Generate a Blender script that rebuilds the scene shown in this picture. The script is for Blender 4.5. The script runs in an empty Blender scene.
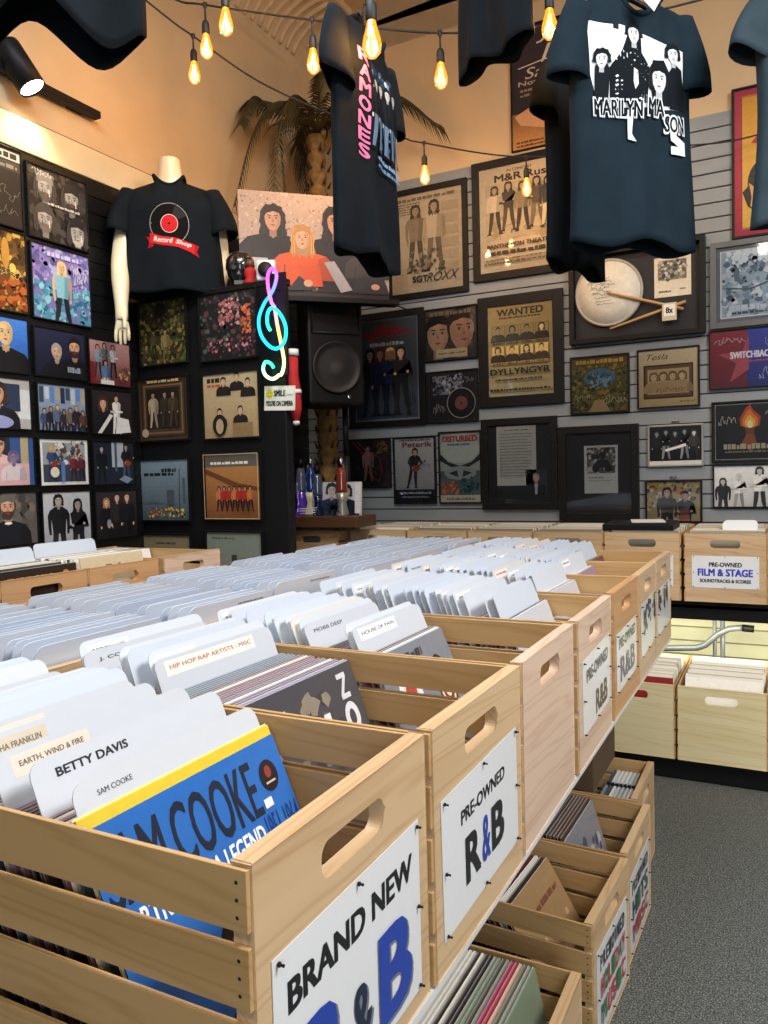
import bpy, bmesh, math, random
from mathutils import Vector, Matrix
from math import sin, cos, pi, radians, sqrt
C = bpy.context.scene.collection
rnd = random.Random(7)

# ---------------------------------------------------------------- colours and materials
def s2l(c):
    return c/12.92 if c <= .04045 else ((c+.055)/1.055)**2.4
def hx(h):
    if isinstance(h, (tuple, list)): return tuple(h)[:3]
    h = h.lstrip('#')
    if len(h) == 3: h = ''.join(a*2 for a in h)
    return tuple(s2l(int(h[i:i+2], 16)/255) for i in (0, 2, 4))

def newmat(name):
    m = bpy.data.materials.new(name); m.use_nodes = True
    nt = m.node_tree; b = nt.nodes['Principled BSDF']
    return m, nt, b
def lk(nt, a, b): nt.links.new(a, b)
def objcoord(nt, scale=(1, 1, 1), rand=False):
    tc = nt.nodes.new('ShaderNodeTexCoord'); mp = nt.nodes.new('ShaderNodeMapping')
    mp.inputs['Scale'].default_value = scale
    if rand:
        oi = nt.nodes.new('ShaderNodeObjectInfo'); ml = nt.nodes.new('ShaderNodeVectorMath'); ml.operation = 'SCALE'
        ml.inputs[0].default_value = (7.3, 5.1, 9.7); lk(nt, oi.outputs['Random'], ml.inputs['Scale'])
        ad = nt.nodes.new('ShaderNodeVectorMath'); ad.operation = 'ADD'
        lk(nt, tc.outputs['Object'], ad.inputs[0]); lk(nt, ml.outputs[0], ad.inputs[1]); lk(nt, ad.outputs[0], mp.inputs['Vector'])
    else:
        lk(nt, tc.outputs['Object'], mp.inputs['Vector'])
    return mp.outputs['Vector']
def ramp(nt, fac, stops):
    r = nt.nodes.new('ShaderNodeValToRGB'); e = r.color_ramp.elements
    while len(e) < len(stops): e.new(.5)
    for el, (p, c) in zip(e, stops):
        el.position = p; el.color = (*hx(c), 1)
    lk(nt, fac, r.inputs['Fac']); return r.outputs['Color']
def noise(nt, vec, scale, detail=3, rough=.5):
    n = nt.nodes.new('ShaderNodeTexNoise'); n.inputs['Scale'].default_value = scale
    n.inputs['Detail'].default_value = detail; n.inputs['Roughness'].default_value = rough
    lk(nt, vec, n.inputs['Vector']); return n.outputs['Fac']
def bump(nt, b, fac, strength, dist):
    bp = nt.nodes.new('ShaderNodeBump'); bp.inputs['Strength'].default_value = strength; bp.inputs['Distance'].default_value = dist
    lk(nt, fac, bp.inputs['Height']); lk(nt, bp.outputs['Normal'], b.inputs['Normal'])
def plain(name, c, rough=.5, metal=0, var=.12, scale=9, coat=0, spec=.5, bmp=0):
    m, nt, b = newmat(name)
    c = hx(c)
    v = objcoord(nt)
    f = noise(nt, v, scale, 4)
    lo = tuple(x*(1-var) for x in c); hi = tuple(min(1, x*(1+var)) for x in c)
    r = nt.nodes.new('ShaderNodeValToRGB'); e = r.color_ramp.elements
    e[0].position = .3; e[1].position = .7; e[0].color = (*lo, 1); e[1].color = (*hi, 1)
    lk(nt, f, r.inputs['Fac']); lk(nt, r.outputs['Color'], b.inputs['Base Color'])
    b.inputs['Roughness'].default_value = rough; b.inputs['Metallic'].default_value = metal
    b.inputs['Coat Weight'].default_value = coat; b.inputs['Coat Roughness'].default_value = .08
    b.inputs['Specular IOR Level'].default_value = spec
    if bmp: bump(nt, b, noise(nt, v, scale*8, 3), bmp, .002)
    return m
def printmat(name, rough=.5, coat=0, var=.08, spec=.4):
    m, nt, b = newmat(name)
    at = nt.nodes.new('ShaderNodeAttribute'); at.attribute_name = 'Col'
    v = objcoord(nt); f = noise(nt, v, 55, 6, .7)
    mr = nt.nodes.new('ShaderNodeMapRange'); mr.inputs['To Min'].default_value = 1-var*2; mr.inputs['To Max'].default_value = 1+var
    lk(nt, f, mr.inputs['Value'])
    ml = nt.nodes.new('ShaderNodeVectorMath'); ml.operation = 'SCALE'
    lk(nt, at.outputs['Color'], ml.inputs[0]); lk(nt, mr.outputs[0], ml.inputs['Scale'])
    lk(nt, ml.outputs[0], b.inputs['Base Color'])
    b.inputs['Roughness'].default_value = rough; b.inputs['Coat Weight'].default_value = coat
    b.inputs['Coat Roughness'].default_value = .12; b.inputs['Specular IOR Level'].default_value = spec
    return m
def woodmat(name, axis, light, mid, dark, rough=.42):
    m, nt, b = newmat(name)
    st = [11, 11, 11]; st[axis] = .75
    v = objcoord(nt, st, True)
    n1 = noise(nt, v, 1.1, 3, .55)
    w = nt.nodes.new('ShaderNodeTexWave'); w.wave_type = 'BANDS'; w.bands_direction = 'DIAGONAL'
    w.inputs['Scale'].default_value = 1.1; w.inputs['Distortion'].default_value = 7.5
    w.inputs['Detail'].default_value = 3; w.inputs['Detail Scale'].default_value = 1.3
    lk(nt, v, w.inputs['Vector'])
    col = ramp(nt, w.outputs['Fac'], [(0, light), (.55, light), (.82, mid), (1, light)])
    tone = ramp(nt, n1, [(.3, mid), (.52, light), (.75, light)])
    mx = nt.nodes.new('ShaderNodeMix'); mx.data_type = 'RGBA'; mx.inputs[0].default_value = .5
    lk(nt, col, mx.inputs[6]); lk(nt, tone, mx.inputs[7])
    # knots
    ks = [5.5, 5.5, 5.5]; ks[axis] = 2.4
    kv = objcoord(nt, ks, True)
    vo = nt.nodes.new('ShaderNodeTexVoronoi'); vo.inputs['Scale'].default_value = .8; lk(nt, kv, vo.inputs['Vector'])
    kf = nt.nodes.new('ShaderNodeMapRange'); kf.inputs['From Min'].default_value = .05; kf.inputs['From Max'].default_value = .10
    kf.inputs['To Min'].default_value = .75; kf.inputs['To Max'].default_value = 0
    lk(nt, vo.outputs['Distance'], kf.inputs['Value'])
    mk = nt.nodes.new('ShaderNodeMix'); mk.data_type = 'RGBA'
    lk(nt, kf.outputs[0], mk.inputs[0]); lk(nt, mx.outputs[2], mk.inputs[6]); mk.inputs[7].default_value = (*hx(dark), 1)
    lk(nt, mk.outputs[2], b.inputs['Base Color'])
    b.inputs['Roughness'].default_value = rough; b.inputs['Specular IOR Level'].default_value = .35
    bump(nt, b, w.outputs['Fac'], .06, .001)
    return m
def emis(name, c, strength, attr=False):
    m = bpy.data.materials.new(name); m.use_nodes = True; nt = m.node_tree; nt.nodes.clear()
    e = nt.nodes.new('ShaderNodeEmission'); o = nt.nodes.new('ShaderNodeOutputMaterial')
    e.inputs['Color'].default_value = (*hx(c), 1); e.inputs['Strength'].default_value = strength
    if attr:
        at = nt.nodes.new('ShaderNodeAttribute'); at.attribute_name = 'Col'; lk(nt, at.outputs['Color'], e.inputs['Color'])
    lk(nt, e.outputs[0], o.inputs[0]); return m
def clearmat(name, tint='#ffffff', gloss=.04, rough=.03, glow=None, glows=0):
    # clear sheet glass: mostly transparent with a fresnel reflection
    m = bpy.data.materials.new(name); m.use_nodes = True; nt = m.node_tree; nt.nodes.clear()
    t = nt.nodes.new('ShaderNodeBsdfTransparent'); t.inputs[0].default_value = (*hx(tint), 1)
    g = nt.nodes.new('ShaderNodeBsdfGlossy'); g.inputs['Roughness'].default_value = rough
    lw = nt.nodes.new('ShaderNodeFresnel'); lw.inputs['IOR'].default_value = 1.45
    mx = nt.nodes.new('ShaderNodeMixShader'); o = nt.nodes.new('ShaderNodeOutputMaterial')
    lk(nt, lw.outputs[0], mx.inputs[0]); lk(nt, t.outputs[0], mx.inputs[1]); lk(nt, g.outputs[0], mx.inputs[2])
    out = mx.outputs[0]
    if glow:
        e = nt.nodes.new('ShaderNodeEmission'); e.inputs[0].default_value = (*hx(glow), 1); e.inputs[1].default_value = glows
        ad = nt.nodes.new('ShaderNodeAddShader'); lk(nt, out, ad.inputs[0]); lk(nt, e.outputs[0], ad.inputs[1]); out = ad.outputs[0]
    lk(nt, out, o.inputs[0]); return m

M = {}
M['pineX'] = woodmat('pine_grain_along_side', 0, '#c09a68', '#a98250', '#704528')
M['pineY'] = woodmat('pine_grain_along_front', 1, '#cdae86', '#b18c62', '#74402c')
M['pineP'] = woodmat('pink_lit_pine_front', 1, '#d6b9a0', '#bd967a', '#7c4636')  # pine with the pinkish cast of the mixed lighting put into its colour
M['pineR'] = woodmat('reddish_warm_lit_pine', 1, '#c89a6c', '#b08052', '#6e3b26')  # redder pine; the wall crates' warm light is put into this colour
M['lit_low_pine'] = woodmat('lit_low_pine', 1, '#e2d2a4', '#d2ba84', '#8a6a3c')  # low-crate pine, lightened so the light falling there sits in its colour
M['brown_wood'] = woodmat('dark_brown_wood', 0, '#5b3d28', '#472d1c', '#2a180e')
M['nail'] = plain('dark_nail', '#3b2c20', .4, .6)
M['print'] = printmat('printed_paper', .5, 0, .16)
M['glossprint'] = printmat('glossy_print', .3, .35)
M['sleeve'] = printmat('record_sleeve_in_clear_plastic', .38, .5)
M['card'] = printmat('white_plastic_card', .45, 0, .02)
M['vinylsign'] = printmat('laminated_sign', .28, .25, .02)
M['black_frame'] = plain('black_frame', '#0d0c0c', .5, spec=.25)
M['grey_frame'] = plain('grey_frame', '#55585a', .45)
M['silver_frame'] = plain('silver_frame', '#a9a59c', .3, .5)
M['glass'] = clearmat('picture_glass')
M['black_plastic'] = plain('black_plastic', '#0f0f11', .5, spec=.25)
M['black_mesh'] = plain('speaker_grille', '#0b0b0d', .55, bmp=.6, scale=40)
M['cloth_black'] = plain('black_cotton', '#10161b', .92, var=.18, scale=14, spec=.15, bmp=.3)
M['cloth_navy'] = plain('washed_black_cotton', '#16242c', .92, var=.15, scale=12, spec=.15, bmp=.3)
M['cloth_grey'] = plain('faded_grey_cotton', '#2f3c42', .92, var=.15, scale=12, spec=.15, bmp=.3)
M['tee_print'] = printmat('shirt_print', .85, 0, .05, .1)
M['mannequin'] = plain('ivory_mannequin', '#dccfae', .35, var=.04, scale=3)
M['white'] = plain('white_plastic', '#d8d8d4', .4, var=.04)
M['grey_metal'] = plain('grey_painted_metal', '#74797b', .4, .3)
M['chrome'] = plain('chrome', '#b8b8b8', .2, 1)
M['red'] = plain('red_cloth', '#a8161a', .8)
M['cord'] = plain('black_cord', '#15110d', .6)
M['frond'] = plain('dried_palm_frond', '#3a3214', .7, var=.35, scale=25)
M['trunk'] = plain('palm_trunk', '#7a5a2c', .8, var=.45, scale=30, bmp=.8)
M['husk'] = plain('palm_husk', '#2e2110', .85, var=.3)
M['brown_box'] = plain('brown_cardboard', '#54402a', .8, var=.2)
M['bulbglass'] = clearmat('amber_bulb_glass', '#ffd08a', glow='#ff8a1c', glows=1.5)
M['filament'] = emis('hot_filament', '#ffc860', 45)
M['neon'] = emis('neon_tube', '#ffffff', 2.1, True)
M['lens'] = emis('lit_lamp_lens', '#fff1cf', 16)
M['strip'] = emis('fill_strip_glow', '#fff3b4', 9)  # glow for an added under-table strip; left unused
M['fairy'] = emis('fairy_light', '#e8f2ff', 9)

# ---------------------------------------------------------------- mesh building
class MB:
    def __init__(s): s.v = []; s.f = []; s.c = []; s.m = []; s.s = []
    def add(s, vs, fs, col=None, mi=0, sm=False):
        o = len(s.v); s.v += [tuple(v) for v in vs]
        for f in fs:
            s.f.append([i+o for i in f]); s.c.append(col); s.m.append(mi); s.s.append(sm)
    def box(s, x0, x1, y0, y1, z0, z1, col=None, mi=0, T=None):
        vs = [Vector((x, y, z)) for x in (x0, x1) for y in (y0, y1) for z in (z0, z1)]
        if T: vs = [T @ v for v in vs]
        s.add(vs, [(0, 1, 3, 2), (4, 6, 7, 5), (0, 4, 5, 1), (2, 3, 7, 6), (0, 2, 6, 4), (1, 5, 7, 3)], col, mi)
    def tube(s, path, r, n=10, caps=True, col=None, mi=0, cols=None, sm=True, closed=False):
        path = [Vector(p) for p in path]; N = len(path)
        if not isinstance(r, (list, tuple)): r = [r]*N
        rings = []; up = None
        for i, p in enumerate(path):
            d = (path[min(i+1, N-1)]-path[max(i-1, 0)]).normalized()
            if up is None:
                up = Vector((0, 0, 1)) if abs(d.z) < .9 else Vector((1, 0, 0))
            a = d.cross(up)
            if a.length < 1e-6: a = d.orthogonal()
            a.normalize(); b = a.cross(d).normalized(); up = b
            rings.append([p+(a*cos(2*pi*k/n)+b*sin(2*pi*k/n))*r[i] for k in range(n)])
        o = len(s.v)
        for R in rings: s.v += [tuple(v) for v in R]
        for i in range(N-1):
            for k in range(n):
                k2 = (k+1) % n
                s.f.append([o+i*n+k, o+i*n+k2, o+(i+1)*n+k2, o+(i+1)*n+k]); s.c.append(cols[i] if cols else col); s.m.append(mi); s.s.append(sm)
        if caps:
            s.f.append([o+k for k in range(n)][::-1]); s.c.append(cols[0] if cols else col); s.m.append(mi); s.s.append(False)
            s.f.append([o+(N-1)*n+k for k in range(n)]); s.c.append(cols[-1] if cols else col); s.m.append(mi); s.s.append(False)
    def lathe(s, prof, n=20, T=None, col=None, mi=0, sm=True, caps=True):
        o = len(s.v); T = T or Matrix()
        for r, z in prof:
            for k in range(n):
                s.v.append(tuple(T @ Vector((r*cos(2*pi*k/n), r*sin(2*pi*k/n), z))))
        for i in range(len(prof)-1):
            for k in range(n):
                k2 = (k+1) % n
                s.f.append([o+i*n+k, o+i*n+k2, o+(i+1)*n+k2, o+(i+1)*n+k]); s.c.append(col); s.m.append(mi); s.s.append(sm)
        if caps:
            s.f.append([o+k for k in range(n)][::-1]); s.c.append(col); s.m.append(mi); s.s.append(False)
            e = (len(prof)-1)*n
            s.f.append([o+e+k for k in range(n)]); s.c.append(col); s.m.append(mi); s.s.append(False)
    def prism(s, pts, y0, y1, T=None, col=None, mi=0):
        # polygon in xz, extruded along y
        n = len(pts); T = T or Matrix()
        vs = [T @ Vector((x, y0, z)) for x, z in pts]+[T @ Vector((x, y1, z)) for x, z in pts]
        fs = [list(range(n)), list(range(2*n-1, n-1, -1))]+[[i, i+n, (i+1) % n+n, (i+1) % n] for i in range(n)]
        s.add(vs, fs, col, mi)
    def mesh(s, name, mats):
        me = bpy.data.meshes.new(name)
        me.from_pydata(s.v, [], s.f)
        for m in (mats if isinstance(mats, (list, tuple)) else [mats]): me.materials.append(m)
        me.polygons.foreach_set('material_index', s.m)
        me.polygons.foreach_set('use_smooth', s.s)
        if any(c is not None for c in s.c):
            at = me.color_attributes.new('Col', 'FLOAT_COLOR', 'CORNER')
            buf = []
            for f, c in zip(s.f, s.c):
                c = c if c is not None else (.5, .5, .5)
                buf += [c[0], c[1], c[2], 1.0]*len(f)
            at.data.foreach_set('color', buf)
        me.update()
        return me
    def build(s, name, mats, parent=None, loc=None, rot=None, bevel=0, seg=2):
        o = link(name, s.mesh(name, mats), parent)
        if loc is not None: o.location = loc
        if rot is not None: o.rotation_euler = rot
        if bevel: bev(o, bevel, seg)
        return o
def link(name, data, parent=None):
    o = bpy.data.objects.new(name, data); C.objects.link(o)
    if parent: o.parent = parent
    return o
def bev(o, w, seg=2):
    b = o.modifiers.new('Bevel', 'BEVEL'); b.width = w; b.segments = seg; b.limit_method = 'ANGLE'; b.angle_limit = radians(40)
def tag(o, label, cat, group=None):
    o['label'] = label; o['category'] = cat
    if group: o['group'] = group
    return o
def thing(name, label, cat, loc=(0, 0, 0), rz=0, group=None):
    o = link(name, None); o.empty_display_size = .05
    o.location = loc; o.rotation_euler = (0, 0, rz)
    return tag(o, label, cat, group)
def struct(o): o['kind'] = 'structure'; return o

# ---------------------------------------------------------------- lettering (built-in font turned into mesh)
_tc = {}
def text_geo(s, bold=0.0, shear=0.0):
    k = (s, bold, shear)
    if k in _tc: return _tc[k]
    cu = bpy.data.curves.new('t', 'FONT'); cu.body = s; cu.size = 1; cu.offset = bold; cu.shear = shear; cu.resolution_u = 3
    o = bpy.data.objects.new('t', cu); C.objects.link(o)
    dg = bpy.context.evaluated_depsgraph_get()
    me = bpy.data.meshes.new_from_object(o.evaluated_get(dg))
    vs = [(v.co.x, v.co.y) for v in me.vertices]; fs = [list(p.vertices) for p in me.polygons]
    bpy.data.objects.remove(o); bpy.data.curves.remove(cu); bpy.data.meshes.remove(me)
    if vs:
        x0 = min(v[0] for v in vs); x1 = max(v[0] for v in vs); y0 = min(v[1] for v in vs); y1 = max(v[1] for v in vs)
        sx = max(x1-x0, 1e-6); sy = max(y1-y0, 1e-6)
        vs = [((x-x0)/sx, (y-y0)/sy) for x, y in vs]
        asp = sx/sy
    else: asp = 1
    _tc[k] = (vs, fs, asp); return _tc[k]

def clip(pts, x0, y0, x1, y1):
    def cut(ps, inside, inter):
        out = []
        for i, q in enumerate(ps):
            p = ps[i-1]
            if inside(q):
                if not inside(p): out.append(inter(p, q))
                out.append(q)
            elif inside(p): out.append(inter(p, q))
        return out
    def ix(v): return lambda p, q: (v, p[1]+(q[1]-p[1])*(v-p[0])/(q[0]-p[0]))
    def iy(v): return lambda p, q: (p[0]+(q[0]-p[0])*(v-p[1])/(q[1]-p[1]), v)
    for ins, it in ((lambda p: p[0] >= x0, ix(x0)), (lambda p: p[0] <= x1, ix(x1)), (lambda p: p[1] >= y0, iy(y0)), (lambda p: p[1] <= y1, iy(y1))):
        pts = cut(pts, ins, it)
        if len(pts) < 3: return []
    return pts

class Art:
    """A printed picture: flat coloured shapes in 0..1 coordinates, layered a hair apart."""
    def __init__(s, w, h, bg='#ffffff', lay=.00006):
        s.w = w; s.h = h; s.L = []; s.asp = h/w; s.lay = lay; s.k = 0; s.hold = False
        if bg: s.r(0, 0, 1, 1, bg)
    def p(s, pts, c, raw=False):
        q = pts if raw else clip([tuple(a) for a in pts], 0, 0, 1, 1)
        if len(q) >= 3:
            s.L.append(([q], None, hx(c), s.k))
            if not s.hold: s.k += 1
        return s
    def r(s, x0, y0, x1, y1, c): return s.p([(x0, y0), (x1, y0), (x1, y1), (x0, y1)], c)
    def e(s, cx, cy, rx, ry, c, n=18, a0=0, a1=2*pi):
        return s.p([(cx+rx*cos(a0+(a1-a0)*k/n), cy+ry*sin(a0+(a1-a0)*k/n)) for k in range(n)], c)
    def ci(s, cx, cy, r, c, n=22): return s.e(cx, cy, r, r/s.asp, c, n)
    def l(s, pts, w, c):
        for (xa, ya), (xb, yb) in zip(pts, pts[1:]):
            dx = (xb-xa); dy = (yb-ya)*s.asp; d = sqrt(dx*dx+dy*dy) or 1
            nx, ny = -dy/d*w/2, dx/d*w/2/s.asp
            s.p([(xa+nx, ya+ny), (xb+nx, yb+ny), (xb-nx, yb-ny), (xa-nx, ya-ny)], c)
        return s
    def frame(s, x0, y0, x1, y1, w, c):
        s.r(x0, y0, x1, y0+w/s.asp, c); s.r(x0, y1-w/s.asp, x1, y1, c); s.r(x0, y0, x0+w, y1, c); s.r(x1-w, y0, x1, y1, c)
        return s
    def t(s, txt, x0, y0, x1, y1, c, bold=.02, shear=0, rot=0, arc=0):
        vs, fs, a = text_geo(txt, 0, shear)
        cx, cy = (x0+x1)/2, (y0+y1)/2; d = min(max(0, bold)*1.4, .055)
        dx = d*(y1-y0)*s.asp*.9; dx = min(dx, .09*(x1-x0)); dy = d*(y1-y0)*.6
        if bold > 0:                                         # heavier weight: four shifted copies
            x0, x1, y0, y1 = x0+dx, x1-dx, y0+dy, y1-dy
            for k, (ex, ey) in enumerate(((-dx, -dy), (dx, -dy), (-dx, dy), (dx, dy))):
                q = [(x0+u*(x1-x0)+ex, y0+v*(y1-y0)+ey) for u, v in vs]
                if rot: q = [(cx+(x-cx)*cos(rot)-(y-cy)*s.asp*sin(rot), cy+((x-cx)*sin(rot)/s.asp+(y-cy)*cos(rot))) for x, y in q]
                s.L.append((q, fs, hx(c), s.k)); s.k += 1
            return s
        else: q = [(x0+u*(x1-x0), y0+v*(y1-y0)) for u, v in vs]
        if rot:
            q = [(cx+(x-cx)*cos(rot)-(y-cy)*s.asp*sin(rot), cy+((x-cx)*sin(rot)/s.asp+(y-cy)*cos(rot))) for x, y in q]
        s.L.append((q, fs, hx(c), s.k)); s.k += 1; return s
    def tf(s, txt, x0, y0, h, c, bold=.02, shear=0, sx=1):   # natural width from the height
        a = text_geo(txt, bold, shear)[2]
        return s.t(txt, x0, y0, x0+a*h*s.asp*sx, y0+h, c, bold, shear)
    def dash(s, x0, y0, x1, h, c, seed=0, n=12):             # a line of writing too small to read
        R = random.Random(seed); x = x0
        while x < x1:
            w = (x1-x0)/n*R.uniform(.5, 1.3)
            s.r(x, y0, min(x+w*.8, x1), y0+h*R.choice((.75, 1, 1)), c); x += w
        return s
    def sig(s, x0, y0, x1, y1, c, seed=0, n=26, w=.006):
        R = random.Random(seed); pts = []
        for k in range(n):
            u = k/(n-1)
            pts.append((x0+(x1-x0)*(u+.05*sin(k*2.1)), y0+(y1-y0)*(.5+R.uniform(-.5, .5)*(1 if k % 7 else 1.3)*(1-.4*u))))
        return s.l(pts, w, c)
    def mot(s, x0, y0, x1, y1, n, cols, sz, seed=0, asp=1):
        R = random.Random(seed); n = int(n*2.6); sz *= .6; k0 = s.k; s.hold = True
        for k in range(n):
            s.k = k0+k % 16
            cx, cy = R.uniform(x0, x1), R.uniform(y0, y1); r = sz*R.uniform(.4, 1.3); m = R.randint(5, 8); a = R.uniform(0, 6)
            s.p([(cx+r*R.uniform(.6, 1.2)*cos(a+2*pi*i/m), cy+r*asp/s.asp*R.uniform(.6, 1.2)*sin(a+2*pi*i/m)) for i in range(m)], R.choice(cols))
        s.hold = False; s.k = k0+17
        return s
    def grad(s, x0, y0, x1, y1, ca, cb, n=14):
        a, b = hx(ca), hx(cb)
        for i in range(n):
            f = i/(n-1)
            s.r(x0, y0+(y1-y0)*i/n, x1, y0+(y1-y0)*(i+1)/n, tuple(a[k]+(b[k]-a[k])*f for k in range(3)))
        return s
    def head(s, cx, cy, r, skin, hair, long=0, beard=None, hat=None, bald=False, turn=0, glasses=False):
        # r: half the head height, in picture heights
        rx = r*.74*s.asp
        sk = hx(skin); sh = tuple(v*.62 for v in sk); hl = tuple(min(1, v*1.18) for v in sk); hr = hx(hair)
        if long:
            out = [(-1.5, .1), (-1.62, -.25), (-1.4, -.5), (-1.7, -.75*long)]
            teeth = [(-1.6+.4*q, -long*(1.12 if q % 2 else .82)) for q in range(9)]
            crown = [(1.7, -.75*long), (1.4, -.5), (1.62, -.25), (1.5, .1), (1.55, .45), (1.2, .8), (1.1, 1.1), (.6, 1.2), (.2, 1.38), (-.3, 1.22), (-.8, 1.25), (-1.15, .95), (-1.45, .6)]
            s.p([(cx+rx*a, cy+r*b) for a, b in out+teeth+crown], hr)
            h2 = tuple(min(1, v*1.7+.015) for v in hr)
            for q in (-1.35, -1.05, 1.1, 1.4): s.l([(cx+rx*q*.8, cy+r*.9), (cx+rx*q*1.05, cy+r*.1), (cx+rx*q, cy-r*long*.85)], rx*.09, h2)
        elif not bald:
            s.e(cx, cy+r*.2, rx*1.18, r*1.08, hr)
        s.r(cx-rx*.42, cy-r*1.5, cx+rx*.42, cy-r*.6, sh)
        s.p([(cx+rx*a, cy+r*b) for a, b in ((-.92, .5), (-.95, 0), (-.85, -.45), (-.5, -.88), (0, -1.02), (.5, -.88), (.85, -.45), (.95, 0), (.92, .5), (.5, .92), (0, 1), (-.5, .92))], sk)
        s.p([(cx+rx*a, cy+r*b) for a, b in ((.25, .8), (.92, .5), (.95, 0), (.85, -.45), (.5, -.88), (.1, -1), (.55, -.3), (.5, .3))], tuple(v*.8 for v in sk))
        s.e(cx-rx*.25, cy+r*.5, rx*.4, r*.22, hl, 10)
        if not bald and not hat:
            s.p([(cx-rx*1.05, cy+r*.15), (cx-rx*1.08, cy+r*.75), (cx-rx*.5, cy+r*1.12), (cx+rx*.5, cy+r*1.12), (cx+rx*1.08, cy+r*.75), (cx+rx*1.05, cy+r*.1), (cx+rx*.75, cy+r*.55), (cx+rx*.1, cy+r*.68), (cx-rx*.7, cy+r*.5)], hr)
        t = turn*rx*.2
        for d in (-1, 1):
            s.e(cx+t+d*rx*.4, cy+r*.1, rx*.19, r*.09, tuple(v*.55 for v in sk), 8); s.e(cx+t+d*rx*.4, cy+r*.09, rx*.15, r*.06, tuple(.5*v+.25 for v in sk), 8)
            s.e(cx+t+d*rx*.4, cy+r*.1, rx*.09, r*.085, '#1a1210', 8)
            s.p([(cx+t+d*rx*.18, cy+r*.26), (cx+t+d*rx*.62, cy+r*.28), (cx+t+d*rx*.6, cy+r*.35), (cx+t+d*rx*.18, cy+r*.33)], tuple(v*.5 for v in hr))
            if glasses: s.l([(cx+t+d*rx*.15, cy+r*.2), (cx+t+d*rx*.65, cy+r*.2), (cx+t+d*rx*.65, cy-r*.03), (cx+t+d*rx*.15, cy-r*.03), (cx+t+d*rx*.15, cy+r*.2)], rx*.07, '#141414')
        s.p([(cx+t-rx*.05, cy+r*.1), (cx+t+rx*.16, cy-r*.25), (cx+t-rx*.14, cy-r*.27)], sh)
        if beard:
            s.p([(cx+rx*a, cy+r*b) for a, b in ((-.88, -.1), (-.6, -.36), (0, -.3), (.6, -.36), (.88, -.1), (.75, -.75), (.3, -1.1), (-.3, -1.1), (-.75, -.75))], beard)
        s.p([(cx+t-rx*.32, cy-r*.5), (cx+t, cy-r*.44), (cx+t+rx*.32, cy-r*.5), (cx+t, cy-r*.6)], '#8e4a42')
        if hat:
            s.p([(cx-rx*1.15, cy+r*.4), (cx-rx*1.05, cy+r*1.05), (cx-rx*.4, cy+r*1.4), (cx+rx*.4, cy+r*1.4), (cx+rx*1.05, cy+r*1.05), (cx+rx*1.15, cy+r*.4), (cx, cy+r*.62)], hat)
        return s
    def bust(s, cx, y0, h, top, skin, hair, long=0, beard=None, hat=None, bald=False, shirt=None, turn=0, glasses=False, wide=1):
        # head and shoulders; h: height from y0 to the crown, in picture heights
        a = s.asp*wide; r = h*.2; hy = y0+h-r*1.1
        tp = hx(top)
        s.p([(cx-h*.5*a, y0), (cx-h*.47*a, y0+h*.32), (cx-h*.36*a, y0+h*.46), (cx-h*.1*a, y0+h*.54), (cx+h*.1*a, y0+h*.54), (cx+h*.36*a, y0+h*.46), (cx+h*.47*a, y0+h*.32), (cx+h*.5*a, y0)], tp)
        s.p([(cx+h*.2*a, y0), (cx+h*.24*a, y0+h*.4), (cx+h*.36*a, y0+h*.46), (cx+h*.47*a, y0+h*.32), (cx+h*.5*a, y0)], tuple(v*.65 for v in tp))
        s.l([(cx-h*.3*a, y0), (cx-h*.28*a, y0+h*.28)], h*.025*a, tuple(v*.55 for v in tp))
        if shirt: s.p([(cx-h*.09*a, y0+h*.55), (cx+h*.09*a, y0+h*.55), (cx+h*.05*a, y0), (cx-h*.05*a, y0)], shirt)
        s.p([(cx-h*.09*a, y0+h*.56), (cx+h*.09*a, y0+h*.56), (cx, y0+h*.45)], tuple(v*.8 for v in hx(skin)))
        return s.head(cx, hy, r, skin, hair, long, beard, hat, bald, turn, glasses)
    def man(s, cx, y0, h, top, leg, skin, hair, long=0, arms=0, lean=0, shoe='#15110f', hat=None, shirt=None, bare=False, spread=.07):
        a = s.asp; X = lambda u, v: (cx+(u+lean*v)*h*a, y0+v*h)
        P = lambda pts, c: s.p([X(u, v) for u, v in pts], c)
        lg = hx(leg); tp = hx(top); d2 = lambda c: tuple(v*.65 for v in hx(c))
        P([(-.01, .5), (-.1, .5), (-.085-spread*.5, .25), (-.07-spread, .03), (-.02-spread, .03), (-.015-spread*.3, .26)], lg)
        P([(.01, .5), (.1, .5), (.085+spread*.5, .25), (.07+spread, .03), (.02+spread, .03), (.015+spread*.3, .26)], d2(lg))
        for d in (-1, 1): P([(d*(spread+.01), .04), (d*(spread+.07), .04), (d*(spread+.11), 0), (d*(spread+.01), 0)], shoe)
        P([(-.1, .47), (-.115, .62), (-.14, .79), (-.06, .84), (.06, .84), (.14, .79), (.115, .62), (.1, .47)], tp)
        P([(.03, .47), (.05, .8), (.14, .79), (.115, .62), (.1, .47)], d2(tp))
        if shirt: P([(-.03, .84), (.03, .84), (.02, .5), (-.02, .5)], shirt)
        sl = skin if bare else tp
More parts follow.
